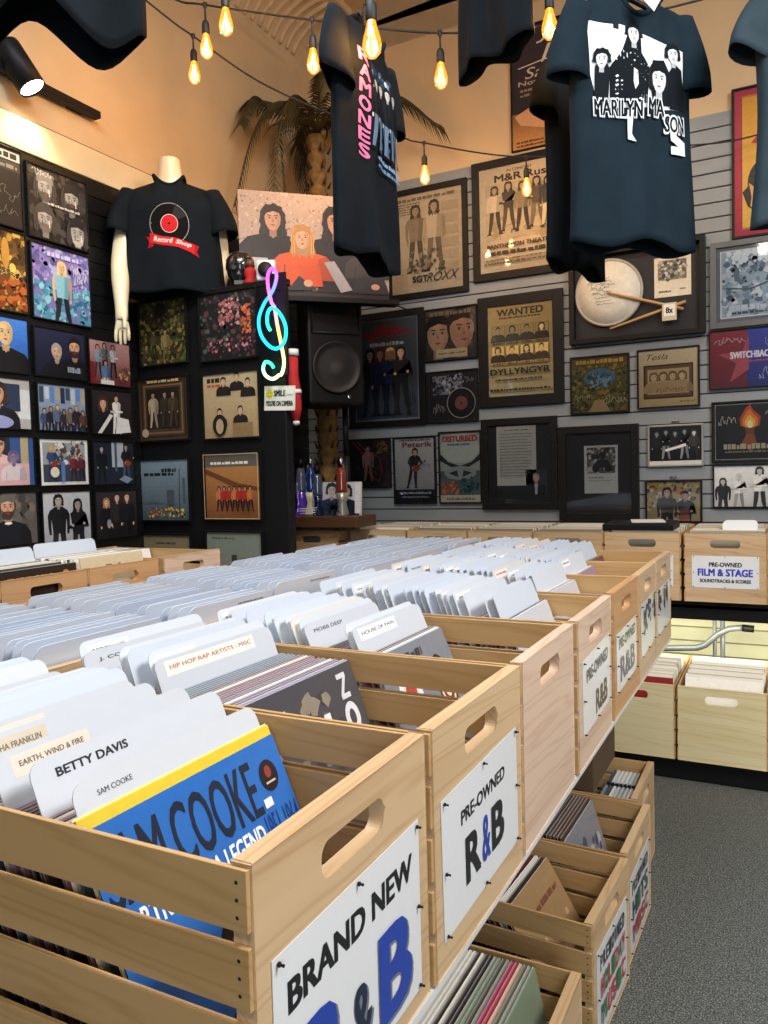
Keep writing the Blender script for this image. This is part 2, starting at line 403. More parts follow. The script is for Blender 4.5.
        if arms == 0:
            for d in (-1, 1):
                P([(d*.14, .8), (d*.18, .72), (d*.175, .56), (d*.16, .45), (d*.125, .45), (d*.13, .58), (d*.12, .7)], sl if d < 0 else d2(sl)); P([(d*.16, .46), (d*.125, .46), (d*.13, .41), (d*.16, .41)], skin)
        elif arms == 1:      # arms folded
            P([(-.15, .78), (-.19, .62), (-.05, .6), (.12, .66), (.12, .6), (-.05, .55), (-.2, .57)], d2(sl)); P([(.15, .78), (.19, .62), (.0, .63), (-.1, .6), (0, .57), (.2, .58)], sl)
            s.e(*X(-.1, .61), .025*h*a, .022*h, skin, 8); s.e(*X(.11, .63), .025*h*a, .022*h, skin, 8)
        else:                # holding a guitar
            s.e(*X(.05, .5), .13*h*a, .085*h, '#8c3a1c', 14); s.p([X(.12, .52), X(.33, .68), X(.31, .71), X(.1, .56)], '#2a1a10')
            P([(-.14, .8), (-.19, .66), (-.06, .5), (-.02, .53), (-.13, .66)], sl); P([(.14, .8), (.2, .68), (.27, .66), (.25, .62), (.15, .64), (.1, .74)], d2(sl))
            s.e(*X(-.03, .52), .025*h*a, .022*h, skin, 8); s.e(*X(.26, .64), .022*h*a, .022*h, skin, 8)
        s.head(*X(0, .915), .075*h, skin, hair, long, hat=hat)
        return s
    def emit(s, mb, O, U, V, N, mapfn=None, maxedge=None):
        O, U, V, N = Vector(O), Vector(U), Vector(V), Vector(N)
        for pts, fs, c, k in s.L:
            off = s.lay*k
            if fs is None: pts2, fs2 = pts[0], [list(range(len(pts[0])))]
            else: pts2, fs2 = pts, fs
            if maxedge: pts2, fs2 = refine(pts2, fs2, maxedge)
            if mapfn: vs = [mapfn(x, y, off) for x, y in pts2]
            else: vs = [O+U*(x*s.w)+V*(y*s.h)+N*off for x, y in pts2]
            mb.add(vs, fs2, c)
    def build(s, name, mat, parent, O, U, V, N):
        mb = MB(); s.emit(mb, O, U, V, N); return mb.build(name, mat, parent)

def refine(pts, fs, maxe):
    bm = bmesh.new(); vs = [bm.verts.new((x, y, 0)) for x, y in pts]
    for f in fs:
        try: bm.faces.new([vs[i] for i in f])
        except ValueError: pass
    bmesh.ops.triangulate(bm, faces=bm.faces[:])
    for it in range(6):
        es = [e for e in bm.edges if e.calc_length() > maxe]
        if not es: break
        bmesh.ops.subdivide_edges(bm, edges=es, cuts=1)
        bmesh.ops.triangulate(bm, faces=[f for f in bm.faces if len(f.verts) > 3])
    bm.verts.index_update()
    P = [(v.co.x, v.co.y) for v in bm.verts]; F = [[v.index for v in f.verts] for f in bm.faces]
    bm.free(); return P, F
# ---------------------------------------------------------------- the setting
XL, YC, YB, ZC = -2.95, 3.0, 4.6, 4.095       # left wall, black album cabinet, back wall, ceiling
XR, Y0 = 2.6, -3.4
def carpet():
    m, nt, b = newmat('dark_grey_carpet')
    v = objcoord(nt)
    f = noise(nt, v, 210, 2, .7); g = noise(nt, v, 45, 3, .6)
    col = ramp(nt, f, [(.34, '#222322'), (.5, '#4e504d'), (.62, '#969890')])
    c2 = ramp(nt, g, [(.3, '#3e403e'), (.7, '#6c6e68')])
    mx = nt.nodes.new('ShaderNodeMix'); mx.data_type = 'RGBA'; mx.inputs[0].default_value = .35
    lk(nt, col, mx.inputs[6]); lk(nt, c2, mx.inputs[7]); lk(nt, mx.outputs[2], b.inputs['Base Color'])
    b.inputs['Roughness'].default_value = .95; b.inputs['Specular IOR Level'].default_value = .1
    bump(nt, b, f, .5, .004); return m
def plaster(name, c, bmp=.15):
    m, nt, b = newmat(name)
    v = objcoord(nt); f = noise(nt, v, 2.2, 5, .6); c = hx(c)
    r = nt.nodes.new('ShaderNodeValToRGB'); e = r.color_ramp.elements
    e[0].position = .3; e[1].position = .75; e[0].color = (*[x*.9 for x in c], 1); e[1].color = (*[min(1, x*1.06) for x in c], 1)
    lk(nt, f, r.inputs['Fac']); lk(nt, r.outputs['Color'], b.inputs['Base Color']); b.inputs['Roughness'].default_value = .7
    bump(nt, b, noise(nt, v, 14, 4), bmp, .01); return m
M['carpet'] = carpet()
M['wall'] = plaster('cream_painted_wall', '#cfb48a')
M['dark_wall'] = plaster('low_bounce_wall', '#3a3632')  # unseen walls, darkened to cut bounce and reflections in the picture glass
M['ceil'] = plaster('cream_pressed_ceiling', '#cdb48c', .05)
M['trim'] = plaster('cream_trim_board', '#d6c39a', .05)
M['slat_grey'] = plain('grey_slatwall', '#7e8284', .45, var=.03, scale=3)
M['slat_groove'] = plain('slatwall_groove', '#202122', .7)
M['slat_black'] = plain('black_slatwall', '#0d0d0e', .35, var=.1)
M['slat_metal'] = plain('slat_groove_insert', '#6b5f4a', .35, .6)
M['cream_slat'] = plain('cream_slatwall', '#e0dcb8', .5, var=.04)
M['cream_groove'] = plain('cream_slatwall_groove', '#8a8462', .6)

def wallbox(name, x0, x1, y0, y1, z0, z1, m, bevel=0):
    b = MB(); b.box(x0, x1, y0, y1, z0, z1); return struct(b.build(name, m, bevel=bevel))
wallbox('floor', XL-.2, XR+.2, Y0-.2, YB+.2, -.1, 0, M['carpet'])
wallbox('wall_left', XL-.12, XL, Y0, YB+.12, 0, ZC+.4, M['wall'])
wallbox('wall_back', XL, XR+.12, YB, YB+.12, 0, ZC+.4, M['wall'])
wallbox('wall_right', XR, XR+.12, Y0, YB, 0, ZC+.4, M['dark_wall'])
wallbox('wall_front', XL, XR+.12, Y0-.12, Y0, 0, ZC+.4, M['dark_wall'])
# pressed-metal ceiling: panels with raised beads, and a ribbed cove along two walls
b = MB(); b.box(XL, XR, Y0, YB, ZC+.30, ZC+.42)
y = Y0
while y < YB-.4:
    b.box(XL+.42, XR, y, y+.025, ZC+.285, ZC+.30); y += .61
x = XL+.5
while x < XR:
    b.box(x, x+.025, Y0, YB-.42, ZC+.285, ZC+.30); x += .61
struct(b.build('ceiling', M['ceil']))
def cove(name, along, length):
    b = MB(); n = 12; pr = [(0, 0)]
    for k in range(n+1):
        a = pi/2*k/n; pr.append((.42-.40*cos(a)*1.0+.0, .02+.26*sin(a)) if False else (.02+.40*(1-cos(a)), .02+.26*sin(a)))
    pr += [(.44, .30), (0, .30)]
    b.prism(pr, 0, length)
    for i in range(1, n):            # ribs stamped across the cove
        pass
    m = int(length/.075)
    for k in range(m):
        ra = []
        for i in range(2, n):
            a0 = pi/2*i/n; ra.append(Vector((.02+.40*(1-cos(a0))+.004, k*.075+.02, .02+.26*sin(a0)-.004)))
        b.tube(ra, .017, 6)
    o = struct(b.build(name, M['ceil'])); o.location = (0, 0, ZC); return o
o = cove('trim_1', 'y', YB-Y0); o.location = (XL, Y0, ZC)
o = cove('trim_2', 'x', XR-XL); o.location = (XR, YB, ZC); o.rotation_euler = (0, 0, pi/2)
o.scale = (1, 1, 1)
# slat walls
PIT = .0775
def slats(name, kind, length, z0, z1, m, gm, thick=.016, gap=.0075):
    b = MB(); b.box(0, length, 0, .004, z0, z1, mi=1)
    z = z1
    while z > z0+.02:
        zl = max(z-PIT+gap, z0); b.box(0, length, .004, thick, zl, z); z -= PIT
    return struct(b.build(name, [m, gm]))
o = slats('wall_back_slats', 1, XR-XL, .66, 3.235, M['slat_grey'], M['slat_groove']); o.location = (XR, YB, 0); o.rotation_euler = (0, 0, pi)
o = slats('wall_back_lower', 1, XR-XL, .0, .64, M['cream_slat'], M['cream_groove'], gap=.009); o.location = (XR, YB, 0); o.rotation_euler = (0, 0, pi)
o = slats('wall_left_slats', 1, YB-Y0, 0, 2.805, M['slat_black'], M['slat_metal'], gap=.006); o.location = (XL, YB, 0); o.rotation_euler = (0, 0, -pi/2)
wallbox('trim_3', XL, XL+.022, Y0, YB, 2.812, 2.955, M['trim'], .004)
wallbox('trim_4', XL, XL+.012, Y0, YB, 2.958, 2.962, M['nail'])
YS, XS = YB-.016, XL+.016                      # faces of the slat walls

# ---------------------------------------------------------------- crates
def slot_plate(b, W, z0, z1, T, cz, sw, sh, mi=0):
    """board in the yz plane, x from -T to 0, with a rounded hand slot"""
    r = sh/2*.8; cx = 0
    inner = []
    for qx, qz, a0 in ((sw/2-r, sh/2-r, 0), (-sw/2+r, sh/2-r, pi/2), (-sw/2+r, -sh/2+r, pi), (sw/2-r, -sh/2+r, 1.5*pi)):
        for k in range(7):
            a = a0+pi/2*k/6; inner.append((qx+r*cos(a), qz+r*sin(a)))
    cor = [(W/2, z1-cz), (-W/2, z1-cz), (-W/2, z0-cz), (W/2, z0-cz)]
    n = len(inner)
    vs = [(x, y, cz+z) for x in (0, -T) for y, z in inner]+[(x, y, cz+z) for x in (0, -T) for y, z in cor]
    fs = []
    for k in range(n):
        k2 = (k+1) % n
        fs.append((k2, k, n+k, n+k2))
    for side in (0, 1):
        o = side*n; c = 2*n+side*4
        for q in range(4):
            seg = [o+q*7+k for k in range(7)]
            f1 = [c+q]+seg
            nx = (q+1) % 4
            f2 = [c+q, o+q*7+6, o+nx*7, c+nx]
            for f in (f1, f2): fs.append(f if side else f[::-1])
    c = 2*n
    for q in range(4):
        nx = (q+1) % 4
        fs.append((c+q, c+nx, c+4+nx, c+4+q))
    b.add(vs, fs, mi=mi)
CW, CH, CT, ST = .3575, .320, .018, .0055
_cm = {}
def crate_meshes(L, pine, nails):
    k = (L, pine, nails)
    if k in _cm: return _cm[k]
    f = MB(); slot_plate(f, CW-2*ST, 0, CH+.003, CT, .272, .132, .040)
    bk = MB(); slot_plate(bk, CW-2*ST, 0, CH+.003, CT, .272, .132, .040)
    sd = []
    for d in (1, -1):
        s = MB()
        for i in range(5):
            z = i*.0665
            s.box(-L, -.0005, min(d*(CW/2-ST), d*CW/2), max(d*(CW/2-ST), d*CW/2), z, z+.0535)
        sd.append(s)
    bt = MB()
    for i in range(4):
        y0 = -CW/2+ST+.001+i*(CW-2*ST)/4
        bt.box(-L+CT, -CT, y0, y0+.078, .0, .010)
    for d in (1, -1):
        nl = sd[0 if d > 0 else 1]
        for i in range(5):
            for q in (.012, .027, .042):
                T = Matrix.Translation((-.011, d*(CW/2-.0008), i*.0665+q)) @ Matrix.Rotation(-d*pi/2, 4, 'X')
                if nails: nl.lathe([(.0021, 0), (.0021, .0011), (.0008, .0013)], 8, T, mi=1)
    _cm[k] = (f.mesh('front_panel', M[pine]), bk.mesh('back_panel', M[pine]), sd[0].mesh('slatted_side', [M['pineX'], M['nail']]), sd[1].mesh('slatted_side', [M['pineX'], M['nail']]), bt.mesh('floor_board', M['pineX']))
    return _cm[k]
def crate(name, label, loc, rz, L=.68, pine='pineY', group='slatted pine record crates', nails=True):
    t = thing(name, label, 'crate', loc, rz, group)
    me = crate_meshes(L, pine, nails)
    o = link('front_panel', me[0], t); bev(o, .0035, 3)
    o = link('back_panel', me[1], t); o.location = (-L+CT, 0, 0); bev(o, .004, 2)
    for q in (2, 3): bev(link('slatted_side', me[q], t), .0008, 1)
    link('crate_bottom', me[4], t)
    t['L'] = L
    return t
def crate_sign(t, art, w, h, zc, tilt=0, yc=0, label=None):
    s = link('sign', None, t); s.location = (.0014, yc, zc); s.rotation_euler = (tilt, 0, 0)
    mb = MB(); mb.box(-.0008, .0, -w/2, w/2, -h/2, h/2, hx('#e3e3e2'))
    art.emit(mb, (0.0003, -w/2, -h/2), (0, 1, 0), (0, 0, 1), (1, 0, 0))
    mb.build('sign_sheet', M['vinylsign'], s)
    if 'pin' not in _cm:
        p = MB(); T = Matrix.Rotation(pi/2, 4, 'Y')
        p.lathe([(.0022, 0), (.0023, .002), (.0011, .003), (.0015, .0055), (.0016, .006)], 10, T); _cm['pin'] = p.mesh('push_pin', M['black_plastic'])
    for py, pz in ((-.95, .94), (0, .95), (.95, .94), (.95, 0), (-.95, -.05), (.95, -.94), (0, -.95), (-.95, -.94)):
        o = link('push_pin', _cm['pin'], s); o.location = (.001, py*w/2, pz*h/2)
    if label: s['label'] = label

# ---------------------------------------------------------------- records and divider cards
COV = ['#23242a', '#3b2b22', '#8c8378', '#b8a58a', '#5d2020', '#1c2b3c', '#d8d2c4', '#6c6f74', '#2e3a2c', '#c7b04a', '#7b3b4f', '#e8e4da', '#121214', '#43566b', '#a05a2c', '#987f9c', '#35505a', '#d9c9b0']
_rec = []
def record_mesh(cov, art=None, edge=None):
    mb = MB(); w = .314
    c = hx(cov); e = hx(edge) if edge else tuple(min(1, v*1.2+.04) for v in c)
    x0, x1 = -.0019, .0019
    mb.box(x0, x1, -w/2, w/2, 0, w, e)
    mb.box(x1, x1+.0002, -w/2+.001, w/2-.001, .001, w-.001, c)
    if art: art.emit(mb, (x1+.0003, -w/2, 0), (0, 1, 0), (0, 0, 1), (1, 0, 0))
    # open lip of the clear outer sleeve above the cover
    mb.box(-.0023, -.0021, -w/2-.001, w/2+.001, 0, w+.002, tuple(v*.6+.35 for v in c))
    return mb.mesh('vinyl_record', M['sleeve'])
def plain_cover(seed):
    R = random.Random(seed); bg = R.choice(COV); a = Art(1, 1, bg)
    a.w = a.h = .314
    k = seed % 4
    if k == 0: a.mot(.05, .05, .95, .75, 12, R.sample(COV, 4), .12, seed); a.dash(.1, .86, .9, .06, R.choice(COV), seed, 6)
    elif k == 1: a.bust(.5, 0, .75, R.choice(COV), '#b98a6a', R.choice(('#1a1210', '#4a3220'))); a.dash(.1, .85, .8, .08, '#e8e0d0', seed, 5)
    elif k == 2: a.ci(.5, .45, .3, R.choice(COV)); a.ci(.5, .45, .18, R.choice(COV)); a.dash(.2, .86, .8, .06, R.choice(COV), seed, 4)
    else: a.r(0, 0, 1, .3, R.choice(COV)); a.r(.1, .4, .5, .8, R.choice(COV)); a.dash(.1, .1, .9, .07, R.choice(COV), seed, 7)
    return bg, a
for k in range(18):
    bg, a = plain_cover(k*7+1); _rec.append(record_mesh(bg, a))
def rounded(w, h, r, n=5):
    pts = [(-w/2, 0), (w/2, 0)]
    for qx, a0 in ((w/2-r, 0), (-w/2+r, pi/2)):
        for k in range(n): a = a0+pi/2*k/(n-1); pts.append((qx+r*cos(a), h-r+r*sin(a)))
    return pts
def card_mesh(w, h, tint='#e9ebee', text=None, tcol='#2a2a2c', tx=(.06, .55), ty=(.86, .94), patch=None, dash=0, back=False, bold=.03, seed=0):
    mb = MB(); T = Matrix.Rotation(-pi/2, 4, 'Z') @ Matrix()
    T = Matrix(((0, 1, 0, 0), (1, 0, 0, 0), (0, 0, 1, 0), (0, 0, 0, 1)))     # xz outline -> yz
    mb.prism(rounded(w, h, .017), -.0007, .0007, T, hx(tint))
    a = Art(w, h, None)
    if patch: a.r(tx[0]-.03, ty[0]-.025, tx[1]+.03, ty[1]+.02, patch)
    if text: a.t(text, tx[0], ty[0], tx[1], ty[1], tcol, bold)
    if dash: a.dash(tx[0], ty[0], tx[1], ty[1]-ty[0], tcol, seed, dash)
    if back: a.emit(mb, (-.0009, w/2, 0), (0, -1, 0), (0, 0, 1), (-1, 0, 0))
    else: a.emit(mb, (.0009, -w/2, 0), (0, 1, 0), (0, 0, 1), (1, 0, 0))
    return mb.mesh('divider_card', M['card'])
_cards = [card_mesh(.300, .374, '#c6ccd5'), card_mesh(.302, .370, '#cbcfd4'), card_mesh(.300, .374, '#c9d0db', None, '#7c828e', (.07, .34), (.945, .957), None, 9, seed=3),
          card_mesh(.300, .372, '#d0d3d8', None, '#75767e', (.08, .32), (.945, .957), '#f4f4f2', 8, seed=5), card_mesh(.300, .372, '#d2cfc9', None, '#b05a4a', (.08, .36), (.945, .957), '#efe2d6', 9, seed=6)]
_cards_b = [card_mesh(.300, .370, '#d2dae6'), card_mesh(.300, .372, '#d5dbe4', None, '#858b98', (.55, .88), (.948, .960), None, 10, True, seed=8), card_mesh(.302, .366, '#cad5e5')]  # white cards with the bluish daylight put into their tint
def place(name, me, crt, bx, lean, label, cat, group=None, dy=0, base=.0125):
    o = link(name, me)
    mw = Matrix.Translation(crt.location) @ Matrix.Rotation(crt.rotation_euler.z, 4, 'Z') @ Matrix.Translation((bx, dy, base)) @ Matrix.Rotation(-radians(lean), 4, 'Y')
    o.matrix_world = mw
    o.location = mw.to_translation(); o.rotation_euler = mw.to_euler()
    return tag(o, label, cat, group)
# ---------------------------------------------------------------- folding tables
def folding_table(label, x0, x1, y0, y1, top=.74, cross='y', name='folding_table', group=None):
    t = thing(name, label, 'table', ((x0+x1)/2, (y0+y1)/2, 0), 0, group)
    w, d = (x1-x0)/2, (y1-y0)/2
    b = MB(); b.box(-w, w, -d, d, top-.022, top-.0005); b.box(-w+.02, w-.02, -d+.02, d-.02, top-.045, top-.022)
    b.build('table_top', M['white'], t, bevel=.005)
    for s in (-1, 1):
        l = MB()
        if cross == 'y':
            yy = -d+.12 if s < 0 else d-.04
            for q in (-1, 1): l.tube([(q*(w-.26), yy, top-.045), (q*(w-.26), yy, .012)], .014, 10)
            l.tube([(-w+.26, yy, .44), (w-.26, yy, .44)], .011, 8); l.tube([(-w+.2, yy, .014), (w-.2, yy, .014)], .014, 8)
        else:
            xx = s*(w-.25)
            for q in (-1, 1): l.tube([(xx, q*(d-.08), top-.045), (xx, q*(d-.08), .012)], .014, 10)
            l.tube([(xx, -d+.05, .014), (xx, d-.05, .014)], .014, 8)
        l.build('leg_frame', M['grey_metal'], t)
    return t
folding_table('white folding table under the unsigned and R&B crates along the aisle', -1.07, -.392, .46, 3.10)
folding_table('white folding table under the back row of the island, away from the aisle', -1.78, -1.09, .46, 3.10)
folding_table('white folding table along the black wall of photographs', -2.925, -2.26, .9, 2.88)

# ---------------------------------------------------------------- island crates and their signs
YE = [.675, 1.037, 1.404, 1.785, 2.175, 2.535, 2.895]
FL = ['slatted pine crate with a BRAND NEW R&B sign, nearest the camera',
      'slatted pine crate with a PRE-OWNED R&B sign, second from the camera',
      'pale pine crate without a sign, third in the island front row',
      'pine crate with a wavy glossy sign, fourth in the front row',
      'reddish pine crate with a glaring white sign, fifth in the front row',
      'pine crate with a glaring white sign, sixth in the front row',
      'farthest pine crate of the island front row, its sign mostly dark letters']
FP = ['pineY', 'pineY', 'pineP', 'pineP', 'pineR', 'pineY', 'pineY']
front = []
for i, y in enumerate(YE):
    front.append(crate('record_crate', FL[i], (-.3915 if i == 0 else -.3885+(.001 if i % 2 else 0), y, .7405), radians((.3, -.4, .2, .3, -.3, .3, -.3)[i]), .68, FP[i], 'slatted pine crates in the island front row', i == 0))
back = []
for i, y in enumerate(YE):
    back.append(crate('record_crate', ['nearest', 'second nearest', 'third nearest', 'middle', 'third farthest', 'second farthest', 'farthest'][i]+' pine crate of the island back row, opening to the far aisle' if i != 3 else 'middle pine crate of the island back row, opening to the far aisle', (-1.79, y, .7405), pi, .68, 'pineY', 'slatted pine crates in the island back row', False))
BK, BL = '#15151a', '#1d3fa0'
a = Art(.300, .205, None)
a.t('BRAND NEW', .07, .70, .93, .85, BK, .045)

for s, x0, x1, c in (('R', .13, .40, BL), ('&', .43, .58, '#17203c'), ('B', .63, .90, BL)):
    h0, h1 = (.08, .58) if s != '&' else (.09, .46)
    q = .05 if s != '&' else .015; a.t(s, x0+.015, h0-.025, x1+.015, h1-.02, '#6f7380', q); a.t(s, x0, h0, x1, h1, c, q)
crate_sign(front[0], a, .300, .205, .125)
a = Art(.300, .185, None)
a.t('PRE-OWNED', .21, .68, .80, .79, BK, .04)
for s, x0, x1, c in (('R', .25, .44, BK), ('&', .46, .57, BL), ('B', .59, .77, BK)): a.t(s, x0, .2, x1, .56, c, .05 if s != '&' else .015)
crate_sign(front[1], a, .300, .185, .135, .02)
def wavy(seed, lower=None, dark=6):
    a = Art(.295, .165, None); R = random.Random(seed)
    for k in range(dark):
        x = R.uniform(.06, .85); a.t(R.choice('OSUCJE'), x, R.uniform(.35, .7), x+.1, R.uniform(.75, .95), '#22262a', .05)
    if lower: a.t(lower, .42, .08, .86, .42, BK, .05)
    return a
crate_sign(front[3], wavy(3, 'R&B', 0).t('PRE-OWNED', .12, .66, .9, .84, '#30343a', .04), .29, .165, .15, .03, .008)
crate_sign(front[4], wavy(4, None, 0).t('PRE-OWNED', .1, .66, .9, .84, '#30343a', .04).t('R&B', .15, .12, .85, .52, '#24304f', .05), .285, .155, .135, .02)
crate_sign(front[5], wavy(5, None, 9), .27, .16, .15, .03)
crate_sign(front[6], wavy(6, None, 12), .30, .155, .145, .02)

# ---------------------------------------------------------------- what stands in the island crates
def cover_blue():
    a = Art(.314, .314, '#2b68b2')
    for s, x0, x1 in (('SAM', .02, .29), ('COOKE', .33, .80)): a.t(s, x0, .735, x1, .95, '#1d2638', .01)
    a.t('PORTRAIT', .02, .635, .33, .715, '#f0f0ee', .02); a.t('OF A LEGEND', .36, .635, .76, .715, '#f0f0ee', .02); a.t('1951-1964', .78, .61, .99, .73, '#173a7e', .0)
    
    a.e(.89, .86, .055, .062, '#241c22', 24); a.e(.89, .875, .02, .025, '#8e3b34', 12); a.r(.86, .83, .92, .838, '#c9b8a0'); a.r(.81, .75, .86, .785, '#eeeeec')
    a.r(0, 0, 1, .5, '#275fa6'); a.bust(.45, 0, .5, '#26364f', '#4e3428', '#17110e'); return record_mesh('#2b68b2', a, '#2b68b2')
def cover_dark():
    a = Art(.314, .314, '#4a484c')
    a.mot(.1, .3, .75, .9, 16, ['#5a5653', '#3c3a3e', '#726a60', '#8d8272'], .1, 3)
    for s, z in (('N', .83), ('O', .69), ('I', .59)): pass
    a.t('N', .79, .84, .93, .93, '#d4d4d8', .04, rot=-pi/2); a.e(.86, .71, .07, .085, '#dcdcde', 20); a.e(.86, .71, .03, .045, '#45454c', 16); a.r(.80, .50, .93, .60, '#d0d0d4'); a.dash(.81, .53, .92, .03, '#55555c', 3, 3)
    a.r(.6, .73, .66, .79, '#e8e8e8'); a.t('ILLA', .06, .80, .35, .9, '#c8c8cc', .02); return record_mesh('#4a484c', a, '#8f9298')
def cover_house():
    a = Art(.314, .314, '#7b8088'); a.ci(.28, .72, .14, '#e6e2dc'); a.ci(.28, .72, .07, '#b5433a')
    for r, c in ((.2, '#3a2420'), (.165, '#e3d6c2'), (.13, '#8a3c28'), (.09, '#e8dcc8'), (.05, '#3c4a3a')): a.e(.75, .66, r*.62, r, c, 24)
    a.dash(.1, .9, .6, .05, '#33363c', 2, 6); return record_mesh('#7b8088', a, '#9aa0a8')
def cover_white(seed):
    a = Art(.314, .314, '#c8cbd2'); a.t('DONT', .06, .52, .5, .74, '#a8adb8', .02); a.ci(.74, .55, .16, '#5d5b60'); a.e(.74, .55, .06, .14, '#8a8584'); a.dash(.1, .4, .5, .05, '#8c919c', seed, 5)
    return record_mesh('#c8cbd2', a, '#b9bec8')
yellow = record_mesh('#dcc038', None, '#e2c63c')
NAMED = {0: {2: ('SAM COOKE', .22, '#4a4a4c', .01, None), 8: ('BETTY DAVIS', .46, '#26262a', .05, None), 15: ('EARTH, WIND & FIRE', .40, '#6a5a4a', .02, '#dccdbb'), 23: ('ARETHA FRANKLIN', .36, '#6e6255', .02, '#cdbfa8'), 28: ('FUNKADELIC & PARLIMENT', .50, '#4a443c', .02, '#d9cfc0'), 46: ('SOLO FAMILY MEMBERS', .46, '#4a4a50', .02, '#d8d6d8')},
         1: {19: ('HIP HOP RAP ARTISTS - MISC', .95, '#b45a34', .02, '#efe4d6'), 38: ('J. COLE', .32, '#2a2c34', .03, None)},
         2: {4: ('HOUSE OF PAIN', .62, '#3a3a40', .02, '#f2f2f0'), 17: ('MOBB DEEP', .5, '#4a4c54', .02, None)}}
FRONT = [(-.089, 23), (-.205, 20), (-.16, 23), (-.05, 20), (-.07, 20), (-.09, 21), (-.13, 22)]
CRATE_OF = ['the BRAND NEW R&B crate', 'the PRE-OWNED R&B crate', 'the unsigned island crate', 'the wavy sign crate', 'the reddish fifth island crate', 'the sixth island crate', 'the farthest island crate']
WHO = {'SAM COOKE': 'frontmost white divider card lettered with a soul singer name, behind the blue record', 'BETTY DAVIS': 'white divider card with the boldest black lettering, second behind the blue record',
       'EARTH, WIND & FIRE': 'divider card lettered EARTH, WIND & FIRE on a beige label', 'ARETHA FRANKLIN': 'divider card with a tan name label between the EARTH, WIND & FIRE and FUNKADELIC cards', 'FUNKADELIC & PARLIMENT': 'divider card lettered FUNKADELIC & PARLIMENT on a pale label', 'SOLO FAMILY MEMBERS': 'divider card lettered SOLO FAMILY MEMBERS at the back of the nearest crate',
       'HIP HOP RAP ARTISTS - MISC': 'divider card lettered HIP HOP RAP ARTISTS - MISC in orange', 'J. COLE': 'white divider card with a short rapper name, behind the HIP HOP card', 'HOUSE OF PAIN': 'front divider card lettered HOUSE OF PAIN behind a record with a ringed emblem', 'MOBB DEEP': 'divider card lettered with a rap duo name, midway back in the unsigned crate'}
PITCH = .0079
RI, DI = 'vinyl_record', 'divider_card'
for i, ct in enumerate(front):
    bx, lean = FRONT[i]; k = 0; x = bx; R = random.Random(50+i); since = 0
    while x > -.53:
        ln = lean+R.uniform(-.25, .25); dy = R.uniform(-.006, .006)
        nm = NAMED.get(i, {}).get(k)
        if nm:
            s, wd, tc, bo, patch = nm
            sam = s == 'SAM COOKE'
            me = card_mesh(.302, .352 if sam else .370, '#c3c6ca', s, tc, (.10, .10+wd*.72), (.945, .962) if sam else (.942, .962) if bo < .05 else (.936, .963), patch, bold=bo)
            place(DI, me, ct, x, ln, WHO[s], 'divider card', 'white divider cards in '+CRATE_OF[i], dy); since = 0
        elif k == 0:
            me = cover_blue() if i == 0 else cover_dark() if i == 1 else cover_house() if i == 2 else cover_white(i) if i in (3, 4) else _rec[(i*3) % 18]
            lb = ['blue record with tall dark letters and 1951-1964, front of the nearest crate', 'dark grey record with pale round emblem, front of the PRE-OWNED R&B crate', 'grey record with a ringed emblem, front of the unsigned crate',
                  'pale grey record with a dark round picture, front of the wavy sign crate', 'pale record in clear plastic at the front of the reddish fifth crate', 'frontmost record in the sixth island crate', 'frontmost record in the farthest island crate'][i]
            place(RI, me, ct, x, ln, lb, 'record', 'records in '+CRATE_OF[i], dy)
        elif i == 0 and k == 1:
            place(RI, yellow, ct, x, ln-.4, 'yellow-edged record right behind the blue record', 'record', 'records in '+CRATE_OF[i], dy, .0235)
        else:
            pc = (.5 if i in (1, 2) else .46) if not (i == 1 and k < 19) else 0
            if i == 0 and k < 8: pc = 0
            if any((k+q) in NAMED.get(i, {}) for q in range(1, 8)): pc = 0
            if since >= 1 and R.random() < pc or since > 4 and pc:
                place(DI, R.choice(_cards), ct, x, ln, 'white plastic divider card among records in '+CRATE_OF[i], 'divider card', 'white divider cards in '+CRATE_OF[i], dy, .0125+.012*min(1, k/30)); since = 0
            else:
                place(RI, R.choice(_rec), ct, x, ln, 'record packed edge-on between divider cards in '+CRATE_OF[i], 'record', 'records in '+CRATE_OF[i], dy); since += 1
        k += 1; x -= PITCH

def stuff_records(name, rows):
    """records past the countable ones, packed in crates: one object"""
    mb = MB()
    for ct, bxs, lean, z, w in rows:
        T0 = Matrix.Translation(ct.location) @ Matrix.Rotation(ct.rotation_euler.z, 4, 'Z')
        for bx, dy, c in bxs:
            T = T0 @ Matrix.Translation((bx, dy, z)) @ Matrix.Rotation(-radians(lean), 4, 'Y')
            c = hx(c); mb.box(-.0018, .0018, -w/2, w/2, 0, w, tuple(min(1, v*1.15+.03) for v in c), T=T)
    o = mb.build(name, M['sleeve']); o['kind'] = 'stuff'; return o
rows = []
for i, ct in enumerate(back):
    R = random.Random(90+i); x = -.06; bl = []; since = 0; lean = 17
    while x > -.57:
        if R.random() < .6 and since:
            place(DI, R.choice(_cards_b), ct, x, lean+R.uniform(-.25, .25), 'white divider card seen from behind, '+['nearest', 'second', 'third', 'fourth', 'fifth', 'sixth', 'farthest'][i]+' crate of the back row', 'divider card', 'white divider cards in the island back row', R.uniform(-.006, .006), .0125); since = 0; x -= .0135
        else:
            bl.append((x, R.uniform(-.006, .006), R.choice(COV))); since = 1; x -= .011
    rows.append((ct, bl, lean, .0125, .314))

